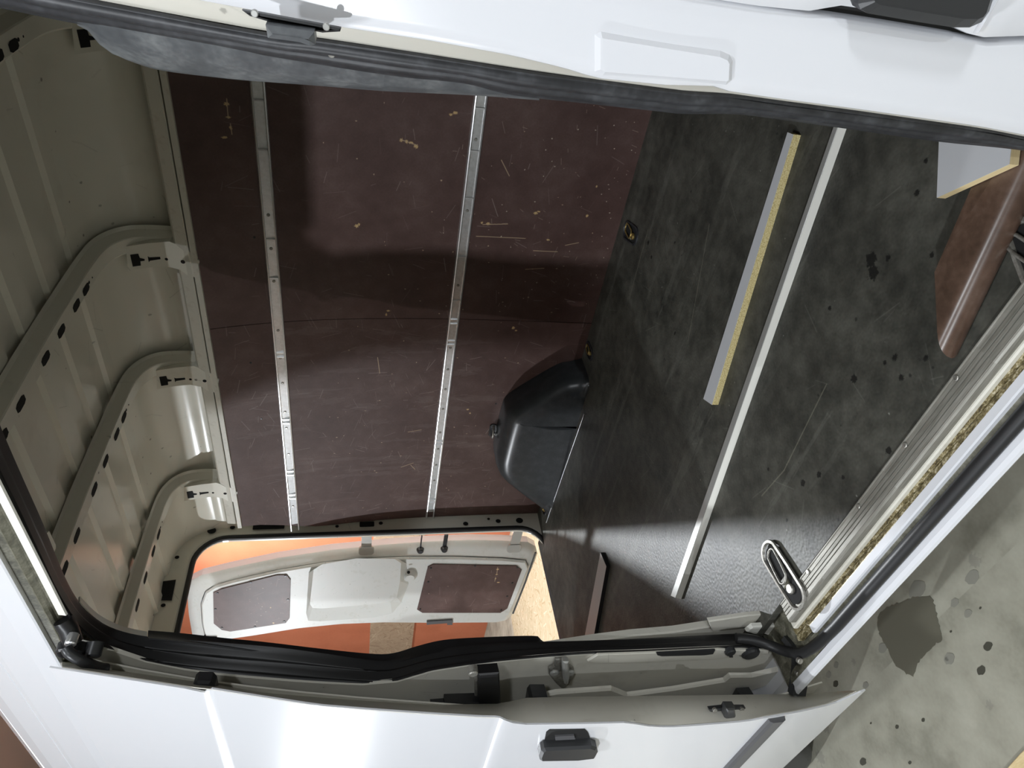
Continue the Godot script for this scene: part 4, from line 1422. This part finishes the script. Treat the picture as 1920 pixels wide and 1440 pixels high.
func build_sill() -> void:
	var t := thing("trim_1", Vector3(-0.6, -0.02, 0.03), "ribbed worn aluminium threshold strip along the side door sill", "threshold", "", "structure")
	var ax := [Vector3(-1.46, 0, 0), Vector3(1.25, 0, 0)]
	var s := S()
	sweep(s, ax, [Vector2(-0.002, -0.001), Vector2(-0.001, 0.006), Vector2(0.0, 0.007), Vector2(0.002, 0.007), Vector2(0.003, 0.005), Vector2(0.012, 0.005), Vector2(0.0125, 0.002), Vector2(0.0145, 0.002), Vector2(0.015, 0.006), Vector2(0.022, 0.006), Vector2(0.0225, 0.002), Vector2(0.0245, 0.002), Vector2(0.025, 0.006), Vector2(0.031, 0.006), Vector2(0.0315, 0.002), Vector2(0.0335, 0.002), Vector2(0.034, 0.006), Vector2(0.044, 0.006), Vector2(0.046, 0.007), Vector2(0.049, 0.006), Vector2(0.052, 0.003), Vector2(0.053, -0.016), Vector2(-0.002, -0.016)], Vector3.UP)
	part(s, "strip", M.threshold, t)
	for p in px([1515, 1072, 1610, 950, 1800, 716, 1700, 838]):
		var c := at_y(p.x, p.y, 0.006)
		s = S()
		peg(s, Vector3(c.x, 0.004, clampf(c.z, 0.004, 0.008)), Vector3(c.x, 0.0085, clampf(c.z, 0.004, 0.008)), 0.006, -1, 10)
		part(s, "screw", M.steel, t)
	t = thing("trim_2", Vector3(-0.6, -0.1, 0.08), "white door sill with a rusty lower track under the threshold", "sill", "", "structure")
	ax = [Vector3(-1.48, 0, 0), Vector3(1.25, 0, 0)]
	s = S()
	sweep(s, ax, [Vector2(0.0, -0.012), Vector2(0.056, -0.012), Vector2(0.059, -0.015), Vector2(0.059, -0.03), Vector2(0.0, -0.03)], Vector3.UP)
	part(s, "step_edge", M.rail_cap, t)
	ax[0].x = -1.5
	s = S()
	sweep(s, ax, [Vector2(0.05, -0.024), Vector2(0.066, -0.0245), Vector2(0.067, -0.0275), Vector2(0.069, -0.0275), Vector2(0.07, -0.0235), Vector2(0.083, -0.022), Vector2(0.083, -0.04), Vector2(0.05, -0.04)], Vector3.UP)
	part(s, "lower_track", M.rusty, t)
	ax[0].x = -1.43
	s = S()
	sweep(s, ax, [Vector2(0.08, -0.0215), Vector2(0.096, -0.0215), Vector2(0.099, -0.024), Vector2(0.1, -0.05), Vector2(0.08, -0.05)], Vector3.UP)
	part(s, "inner_lip", M.white, t)
	ax[0].x = -1.52
	s = S()
	sweep(s, ax, [Vector2(0.096, -0.031), Vector2(0.106, -0.036), Vector2(0.13, -0.044), Vector2(0.13, -0.06), Vector2(0.096, -0.06)], Vector3.UP)
	part(s, "gutter", M.grime, t)
	s = S()
	sweep(s, [Vector3(-1.66, 0, 0), Vector3(-1.38, 0, 0)], [Vector2(-0.02, -0.04), Vector2(0.08, -0.045), Vector2(0.13, -0.044), Vector2(0.13, -0.065), Vector2(-0.02, -0.065)], Vector3.UP)
	part(s, "corner_gutter", M.grime, t)
	s = S()
	sweep(s, [Vector3(-3.3, 0, 0), Vector3(1.25, 0, 0)], [Vector2(0.1, -0.06), Vector2(0.128, -0.046), Vector2(0.143, -0.049), Vector2(0.15, -0.055), Vector2(0.152, -0.062), Vector2(0.145, -0.076), Vector2(0.1, -0.145), Vector2(0.02, -0.27), Vector2(0.0, -0.3), Vector2(0.0, -0.06)], Vector3.UP)
	part(s, "outer_sill", M.white, t)

func seal_band(s: SurfaceTool, ip: Array, op: Array, n: int, zi: float, zo: float, bulge: Array) -> void:
	var a := resample(smooth_line(ip, 4), n)
	var b := resample(smooth_line(op, 4), n)
	var g := []
	for i in n:
		var p := at_open(a[i].x, a[i].y, zi)
		var q := at_open(b[i].x, b[i].y, zo)
		var row := []
		for k in bulge:
			row.append(p.lerp(q, k.x) + Vector3(0, 0, k.y))
		g.append(row)
	sheet(s, g, 0.004)

func build_seals() -> void:
	var t := thing("trim_3", Vector3(-1.0, 0.0, 0.0), "black rubber door seal running round the side door opening", "seal", "", "structure")
	var bulge := []
	for k in 15:
		var x := k / 14.0
		bulge.append(Vector2(x, 0.012 * exp(-pow((x - 0.33) / 0.1, 2)) + 0.018 * exp(-pow((x - 0.68) / 0.14, 2)) - 0.01 * x * (1 - x)))
	var s := S()
	seal_band(s, px([-120, 500, -60, 648, 0, 797, 40, 890, 80, 980, 120, 1078, 148, 1128, 178, 1158, 212, 1178, 266, 1192, 350, 1200, 500, 1212, 600, 1224, 700, 1238, 745, 1236, 800, 1222, 860, 1212, 950, 1205, 1020, 1203, 1100, 1201, 1200, 1197, 1300, 1192, 1400, 1187, 1440, 1187, 1462, 1195, 1490, 1204]),
		px(SEAL_OUT), 150, -0.03, 0.03, bulge)
	part(s, "rear_seal", M.rubber, t)
	# flat trim flap inside the rear edge
	s = S()
	seal_band(s, px([278, 1182, 340, 1187, 420, 1196, 500, 1204, 600, 1216, 700, 1226, 740, 1224, 780, 1212, 830, 1200, 900, 1195, 1000, 1192, 1012, 1198, 1024, 1206]), px([278, 1196, 340, 1202, 420, 1212, 500, 1222, 600, 1235, 700, 1246, 740, 1243, 780, 1232, 830, 1222, 900, 1214, 1000, 1208, 1012, 1208, 1024, 1208]), 70, -0.055, -0.02, [Vector2(0, 0), Vector2(0.1, 0.004), Vector2(0.5, 0.006), Vector2(1, 0)])
	part(s, "edge_flap", M.black, t)
	# cream lip above the flap
	s = S()
	seal_band(s, px([150, 1118, 180, 1148, 210, 1166, 240, 1177, 276, 1184]), px([150, 1128, 180, 1160, 210, 1178, 240, 1190, 275, 1198]), 20, -0.07, -0.03, [Vector2(0, 0), Vector2(1, 0)])
	part(s, "lip", M.jamb, t)
	var fb := []
	for k in 15:
		var x := k / 14.0
		fb.append(Vector2(x, 0.008 * exp(-pow((x - 0.3) / 0.12, 2)) + 0.016 * exp(-pow((x - 0.72) / 0.16, 2))))
	s = S()
	seal_band(s, px([-200, -32, 0, 8, 167, 42, 500, 98, 730, 135, 870, 150, 960, 172, 1100, 188, 1236, 203, 1283, 208, 1377, 208, 1460, 218, 1597, 237, 1758, 260, 1920, 277, 2080, 305]), px([-200, -75, 0, -36, 182, 0, 500, 60, 597, 71, 800, 101, 980, 130, 1127, 150, 1283, 170, 1366, 175, 1460, 188, 1589, 205, 1837, 239, 1920, 256, 2080, 285]), 120, -0.03, 0.03, fb)
	part(s, "front_seal", M.rubber_dusty, t)
	# the same rubber along the sill and round the lower corner
	s = S()
	var path := []
	path = smooth_line([Vector3(-1.605, 0.08, 0.01), Vector3(-1.6, 0.04, 0.02), Vector3(-1.59, 0.0, 0.045), Vector3(-1.565, -0.022, 0.078), Vector3(-1.52, -0.03, 0.105), Vector3(-1.45, -0.034, 0.118), Vector3(-1.35, -0.034, 0.124)], 4)
	path.append(Vector3(-1.15, -0.034, 0.124))
	path.append(Vector3(1.25, -0.034, 0.124))
	sweep(s, path, circle(0.014, 10), Vector3.UP, true)
	part(s, "sill_seal", M.rubber, t)

func build_rails() -> void:
	for k in 2:
		var y: float = [1.436, 0.67][k]
		var z := wall_z(y)
		var x0: float = [-3.255, -3.268][k]
		var lean := Vector3(0, 1, (wall_z(y + 0.03) - wall_z(y - 0.03)) / 0.06).normalized()
		var t := thing("lashing_rail", Vector3(-1.2, y - 0.026, z), ["upper aluminium lashing rail screwed along the brown plywood wall", "lower aluminium lashing rail screwed along the brown plywood wall"][k], "rail", "lashing rails on the far wall")
		var ax := [Vector3(x0, y, z), Vector3(1.2, y, z)]
		var s := S()
		sweep(s, [Vector3(x0 + 0.05, y, z), Vector3(1.2, y, z)], [Vector2(0, -0.02), Vector2(0.004, -0.02), Vector2(0.004, 0.02), Vector2(0, 0.02)], lean)
		part(s, "web", M.alu, t)
		for e in [-1, 1]:
			s = S()
			sweep(s, ax, [Vector2(0, 0.017 * e), Vector2(0.013, 0.017 * e), Vector2(0.014, 0.0185 * e), Vector2(0.013, 0.0225 * e), Vector2(0.003, 0.026 * e), Vector2(0, 0.026 * e)], lean)
			part(s, "lip", M.alu_bright, t)
		var bars: Array = [[493, 187, 497, 280, 514, 448, 519, 520, 531, 660, 533, 668, 540, 785, 541, 792, 547, 882, 548, 889, 550, 926, 551, 933], [905, 203, 896, 283, 882, 371, 870, 481, 857, 563, 852, 599, 850, 607, 846, 639, 844, 646, 820, 827, 819, 833, 806, 936, 805, 942]][k]
		for p in px(bars):
			var c := at_curve(p.x, p.y, wall_z, 0.004)
			s = S()
			box(s, Vector3(c.x - 0.0025, y - 0.017, z + 0.002), Vector3(c.x + 0.0025, y + 0.017, z + 0.0095 + 0.001), 0.001)
			part(s, "joint_bar", M.alu_bright, t)
		var scr: Array = [[508, 403, 513, 466, 518, 527, 527, 619, 531, 671, 535, 718, 540, 772, 541, 802, 545, 851, 551, 949], [899, 262, 877, 395, 861, 535, 845, 652, 839, 693, 834, 730, 829, 767, 823, 811, 819, 842, 814, 872, 810, 901]][k]
		for p in px(scr):
			var c := at_curve(p.x, p.y, wall_z, 0.004)
			s = S()
			peg(s, Vector3(c.x, y, z + 0.003), Vector3(c.x, y, z + 0.007), 0.0065, -1, 10)
			part(s, "screw", M.steel, t)

func build_wheel_arch() -> void:
	var t := thing("wheel_arch_cover", Vector3(-2.5, 0, -1.63), "black moulded plastic wheel arch cover bulging from the wall", "wheel arch")
	var o := smooth_line([Vector2(-2.03, 0), Vector2(-2.05, 0.06), Vector2(-2.07, 0.12), Vector2(-2.16, 0.225), Vector2(-2.25, 0.32), Vector2(-2.3, 0.355), Vector2(-2.36, 0.364), Vector2(-2.58, 0.37), Vector2(-2.66, 0.366), Vector2(-2.74, 0.345), Vector2(-2.82, 0.29), Vector2(-2.97, 0.14), Vector2(-3.1, 0)], 3)
	var g := []
	for lv in [[-1.72, 0.0], [-1.64, 0.0], [-1.6, 0.006], [-1.575, 0.018], [-1.558, 0.036], [-1.549, 0.06], [-1.545, 0.09]]:
		var row := []
		for i in o.size():
			var p: Vector2 = o[i]
			var n: Vector2 = (o[mini(i + 1, o.size() - 1)] - o[maxi(i - 1, 0)]).normalized()
			n = Vector2(-n.y, n.x)
			if n.y > 0: n = -n
			var q: Vector2 = p + n * lv[1] * (1.0 if p.y > 0.02 else 0.3)
			row.append(Vector3(q.x, maxf(q.y, 0.0), lv[0]))
		g.append(row)
	var s := S()
	s.set_smooth_group(1)
	for i in g.size() - 1:
		for j in o.size() - 1:
			quad(s, g[i][j], g[i][j + 1], g[i + 1][j + 1], g[i + 1][j])
	var last: Array = g[-1]
	var mid := []
	for p in last:
		mid.append(Vector3(p.x, p.y * 0.5, -1.541))
	var low := []
	for p in last:
		low.append(Vector3(p.x, 0, -1.541))
	for j in o.size() - 1:
		quad(s, last[j], last[j + 1], mid[j + 1], mid[j])
		quad(s, mid[j], mid[j + 1], low[j + 1], low[j])
	part(s, "cover", M.arch, t)
	s = S()
	tube(s, [at_y(1095, 774, 0.003) + Vector3(0, 0, 0.006), at_y(1058, 880, 0.003) + Vector3(0, 0, 0.004), at_y(1024, 980, 0.003)], 0.0022, 6)
	single(s, "loose_wire", M.alu, "thin pale wire lying at the foot of the wheel arch", "wire")
	# lashing hook on the arch
	var c := at_wall(924, 809, 0.012)
	t = thing("lashing_hook", c, "small black lashing hook on the wall above the wheel arch", "hook")
	s = S()
	var f := []
	for p in round_poly(Vector2.ZERO, Vector2(0.045, 0.02), 0.015, 4):
		f.append(c + Vector3(p.x, p.y, -0.012))
	prism(s, f, Vector3(0, 0, 0.008), 0.002)
	part(s, "plate", M.plastic, t)
	s = S()
	tube(s, smooth_line([c + Vector3(0.04, 0.0, 0), c + Vector3(0.03, 0.005, 0.03), c + Vector3(-0.01, 0.005, 0.035), c + Vector3(-0.035, 0, 0.0)], 4), 0.006, 8)
	part(s, "loop", M.steel, t)
	s = S()
	peg(s, c + Vector3(-0.02, -0.008, -0.004), c + Vector3(-0.02, -0.008, 0.004), 0.008, -1, 10)
	part(s, "bolt", M.steel, t)

func build_tie_downs() -> void:
	for d in [[-1.39, -0.045, 0.1, 0.036, 0.12, "large oval steel tie-down ring set in the floor beside the threshold"], [-0.425, -0.028, 0.06, 0.024, -0.5, "oval tie-down ring set in the floor beside the brown plank"], [-1.25, -1.585, 0.078, 0.036, 0.25, "brassy tie-down ring in the floor at the foot of the front wall panel"], [-1.93, -1.655, 0.055, 0.028, 0.0, "dark tie-down ring in the floor before the wheel arch"], [-3.13, -1.655, 0.05, 0.025, 0.0, "dark tie-down ring in the floor corner by the rear door frame"]]:
		var c := Vector3(d[0], 0.0075 if d[0] < -1.3 and d[1] > -1.0 else 0.0, d[1])
		var t := thing("tie_down_ring", c, d[5], "tie-down ring", "tie-down rings in the floor")
		var o := []
		var o2 := []
		for i in 24:
			var a := TAU * i / 24.0
			var z: float = (d[2] - d[3]) * signf(sin(a)) if absf(sin(a)) > 0.01 else 0.0
			var p := Vector3(cos(a) * d[3], 0, sin(a) * d[3] + z).rotated(Vector3.UP, d[4])
			o.append(c + p)
			o2.append(c + p * 0.86)
		var s := S()
		sweep(s, o, [Vector2(-0.005, 0.0), Vector2(-0.004, 0.005), Vector2(0.003, 0.006), Vector2(0.006, 0.0)], Vector3.UP, false, true)
		part(s, "frame", M.steel if d[1] > -1.0 else M.rubber_dusty, t)
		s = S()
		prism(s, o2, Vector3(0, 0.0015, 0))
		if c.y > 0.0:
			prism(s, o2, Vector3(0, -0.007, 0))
		part(s, "pan_shade", M.hole_shade, t)  # black plate standing for the dark of the sunken fitting
		s = S()
		var lp := []
		for i in 16:
			var a := TAU * i / 16.0
			var zz: float = (d[2] * 0.3) * signf(sin(a)) if absf(sin(a)) > 0.01 else 0.0
			lp.append(c + Vector3(cos(a) * d[3] * 0.55, 0.006 + 0.003 * sin(a), -d[2] * 0.25 + sin(a) * d[3] * 0.55 + zz).rotated(Vector3.UP, 0.0) )
		tube(s, lp, 0.0035, 8, true)
		part(s, "ring", M.steel if d[1] > -1.0 else M.brass, t)
		s = S()
		peg(s, c + Vector3(0.004, 0.001, d[2] * 0.45), c + Vector3(0.004, 0.009, d[2] * 0.45), d[3] * 0.38, -1, 12)
		part(s, "bolt", M.steel if d[1] > -1.0 else M.brass, t)
		s = S()
		box(s, c + Vector3(-d[3] * 0.5, 0.0015, d[2] * 0.1), c + Vector3(d[3] * 0.3, 0.007, d[2] * 0.32), 0.002)
		part(s, "clip", M.grime, t)

func floor_list(l: Array, y: float) -> Array:
	var o := []
	for p in px(l):
		o.append(at_y(p.x, p.y, y))
	return o
func build_boards() -> void:
	# long chipboard offcut with a grey face
	var q := floor_list([1477, 248, 1488, 252, 1335, 759, 1319, 748], 0.022)
	var t := thing("chipboard_strip", (q[0] + q[2]) / 2 - Vector3(0, 0.022, 0), "long grey faced chipboard strip with a yellow cut edge on the floor", "board")
	var s := S()
	prism(s, q, Vector3(0, -0.0215, 0))
	part(s, "core", M.chipboard, t, "yellow chipboard core")
	s = S()
	prism(s, floor_list([1477, 248, 1488, 252, 1335, 759, 1319, 748], 0.0221), Vector3(0, 0.0008, 0))
	part(s, "laminate_face", M.laminate, t)
	# long white angle bar beside it
	q = floor_list([1601, 130, 1609, 130, 1267, 1121, 1258, 1117], 0.019)
	s = S()
	t = thing("angle_bar", (q[0] + q[2]) / 2 - Vector3(0, 0.019, 0), "long slim white and grey bar lying along the floor", "bar")
	var lowq := []
	for k in 4:
		lowq.append(q[k] + Vector3(0, -0.0185, 0.006 if k == 1 or k == 2 else 0.0))
	for k in 4:
		quad(s, q[k], q[(k + 1) % 4], lowq[(k + 1) % 4], lowq[k])
	face(s, q)
	face(s, lowq)
	part(s, "flange_side", M.steel_white, t)
	s = S()
	prism(s, floor_list([1601, 130, 1609, 130, 1267, 1121, 1258, 1117], 0.0191), Vector3(0, 0.0012, 0), 0.0006)
	part(s, "flange_top", M.steel_grey, t)
	# short grey strip at the rear
	q = floor_list([1126, 1036, 1137, 1062, 1113, 1196, 1096, 1196], 0.018)
	s = S()
	t = thing("laminate_strip", (q[0] + q[2]) / 2 - Vector3(0, 0.018, 0), "short greyish laminate strip on the floor near the rear", "board")
	prism(s, q, Vector3(0, -0.0175, 0))
	part(s, "core", M.black, t)
	s = S()
	prism(s, floor_list([1126, 1036, 1137, 1062, 1113, 1196, 1096, 1196], 0.0181), Vector3(0, 0.0008, 0))
	part(s, "laminate_face", M.laminate_pink, t)
	# brown plank with a rounded nose
	var a := at_y(1752, 510, 0.045)
	var b := at_y(1784, 672, 0.016)
	b.y = 0.045
	var dir := (at_y(1920, 388, 0.016) - at_y(1784, 672, 0.016)).normalized()
	dir.y = 0
	dir = dir.normalized()
	var far := 0.75
	t = thing("plank", (a + b) / 2 + dir * 0.3 - Vector3(0, 0.045, 0), "reddish brown plywood plank with a rounded front edge on the floor", "plank")
	s = S()
	var w := b - a
	var prof := [Vector2(0, 0.0), Vector2(0, -0.042)]
	var sd := Vector3(-dir.z, 0, dir.x)
	var width := w.dot(sd)
	if width < 0:
		sd = -sd
		width = -width
	var skew := w.dot(dir)
	var g := []
	for e in [0.0, 0.35, 0.7, 1.0]:
		var row := []
		for k in [[0.0, -0.042], [0.0, -0.002], [0.002, 0.0], [0.35, 0.0], [0.7, 0.0], [0.78, -0.001], [0.86, -0.004], [0.93, -0.01], [0.975, -0.018], [1.0, -0.029], [0.99, -0.036], [0.96, -0.042]]:
			row.append(a + sd * width * k[0] + dir * (skew * k[0] * (1.0 - e) + far * e) + Vector3(0, k[1], 0))
		g.append(row)
	s.set_smooth_group(1)
	for i in g.size() - 1:
		for j in g[0].size() - 1:
			s.set_smooth_group(1 if j > 2 else -1)
			quad(s, g[i][j], g[i][j + 1], g[i + 1][j + 1], g[i + 1][j])
	s.set_smooth_group(-1)
	face(s, g[0])
	face(s, g[-1])
	part(s, "board", M.plank, t)
	# sawn grey panel lying across the plank
	q = floor_list([1762, 240, 1757, 371, 1893, 308, 1897, 274, 1900, 240], 0.066)
	t = thing("sawn_panel", (q[0] + q[2]) / 2 - Vector3(0, 0.018, 0), "grey faced board with a sawn slanting pale edge, lying on the plank", "board")
	s = S()
	prism(s, q, Vector3(0, -0.018, 0))
	part(s, "core", M.pine, t, "pale yellow sawn edges")
	s = S()
	prism(s, floor_list([1762, 240, 1757, 371, 1893, 308, 1897, 274, 1900, 240], 0.0661), Vector3(0, 0.0009, 0))
	part(s, "laminate_face", M.laminate, t)

func build_jamb_hardware() -> void:
	var t := wall_right
	var s := S()
	# rubber stops on the jamb
	for b in [[px([985, 1309, 988, 1290, 993, 1283, 1020, 1283, 1024, 1292, 1027, 1309]), 0.06, 0.04], [px([363, 1279, 368, 1264, 374, 1259, 400, 1260, 407, 1268, 410, 1284]), 0.01, 0.03], [px([1373, 1302, 1380, 1290, 1404, 1288, 1407, 1296, 1402, 1302]), 0.075, 0.03]]:
		var f := []
		for p in b[0]:
			f.append(at_z(p.x, p.y, b[1]))
		s = S()
		prism(s, f, Vector3(0.01, 0, b[2]), 0.006)
		part(s, "rubber_stop", M.plastic, t)
	var f2 := []
	for p in px([552, 1311, 556, 1306, 584, 1303, 600, 1303, 602, 1311, 598, 1315]):
		f2.append(at_z(p.x, p.y, 0.03))
	s = S()
	prism(s, f2, Vector3(0.008, 0, 0.025), 0.004)
	part(s, "rubber_stop", M.plastic, t)
	# striker plate with its bolts and latch tongue
	var f := []
	for p in px([1029, 1250, 1038, 1245, 1040, 1232, 1063, 1231, 1066, 1244, 1075, 1250, 1076, 1264, 1068, 1276, 1056, 1286, 1050, 1286, 1040, 1276, 1029, 1262]):
		f.append(at_z(p.x, p.y, 0.036))
	s = S()
	prism(s, f, Vector3(0, 0, 0.007), 0.003)
	var st := part(s, "striker_plate", M.steel, t)
	for p in px([1039, 1260, 1068, 1260]):
		var c := at_z(p.x, p.y, 0.042)
		s = S()
		peg(s, c, c + Vector3(0, 0, 0.006), 0.012, -1, 12)
		part(s, "bolt", M.steel_grey, st)
	f = []
	for p in px([1053, 1232, 1064, 1232, 1065, 1262, 1063, 1274, 1056, 1274, 1053, 1262]):
		f.append(at_z(p.x, p.y, 0.05))
	s = S()
	prism(s, f, Vector3(0.004, 0, 0.016), 0.004)
	part(s, "latch_tongue", M.steel_grey, st)
	# knob and plug near the sill
	for k in [[1406, 1222, 0.026, 0.012], [1367, 1217, 0.015, 0.014]]:
		var c := at_z(k[0], k[1], 0.036)
		s = S()
		peg(s, c, c + Vector3(0.0, 0, k[3]), k[2], -1, 16)
		part(s, "plug", M.plastic, t)
	f = []
	for p in px([1364, 1222, 1372, 1222, 1373, 1229, 1366, 1229]):
		f.append(at_z(p.x, p.y, 0.04))
	s = S()
	prism(s, f, Vector3(0, 0, 0.006))
	part(s, "clip", M.plastic, t)
	f = []
	for p in px([1230, 1222, 1340, 1216, 1336, 1224, 1320, 1226, 1240, 1228, 1232, 1226]):
		f.append(at_z(p.x, p.y, 0.038))
	s = S()
	prism(s, f, Vector3(0, 0, 0.004))
	part(s, "grommet", M.plastic, t)

func build_wheel() -> void:
	var c := Vector3(-2.58, GROUND + 0.335, -0.02)
	var s := S()
	var g := []
	for k in [[0.19, -0.09], [0.3, -0.1], [0.325, -0.09], [0.335, -0.07], [0.335, 0.07], [0.325, 0.09], [0.3, 0.1], [0.19, 0.09]]:
		var row := []
		for j in 41:
			row.append(c + Vector3(cos(TAU * j / 40.0) * k[0], sin(TAU * j / 40.0) * k[0], k[1]))
		g.append(row)
	sheet(s, g)
	var t := part(s, "tyre", M.rubber, wall_right, "black tyre under the pushed back side door")
	s = S()
	peg(s, c + Vector3(0, 0, -0.08), c + Vector3(0, 0, 0.07), 0.195, 0.19, 32)
	part(s, "rim", M.steel_grey, t)
	for k in 5:
		s = S()
		var a := TAU * k / 5.0
		var b := c + Vector3(cos(a) * 0.06, sin(a) * 0.06, 0.07)
		peg(s, b, b + Vector3(0, 0, 0.015), 0.011, -1, 8)
		part(s, "wheel_nut", M.steel, t)
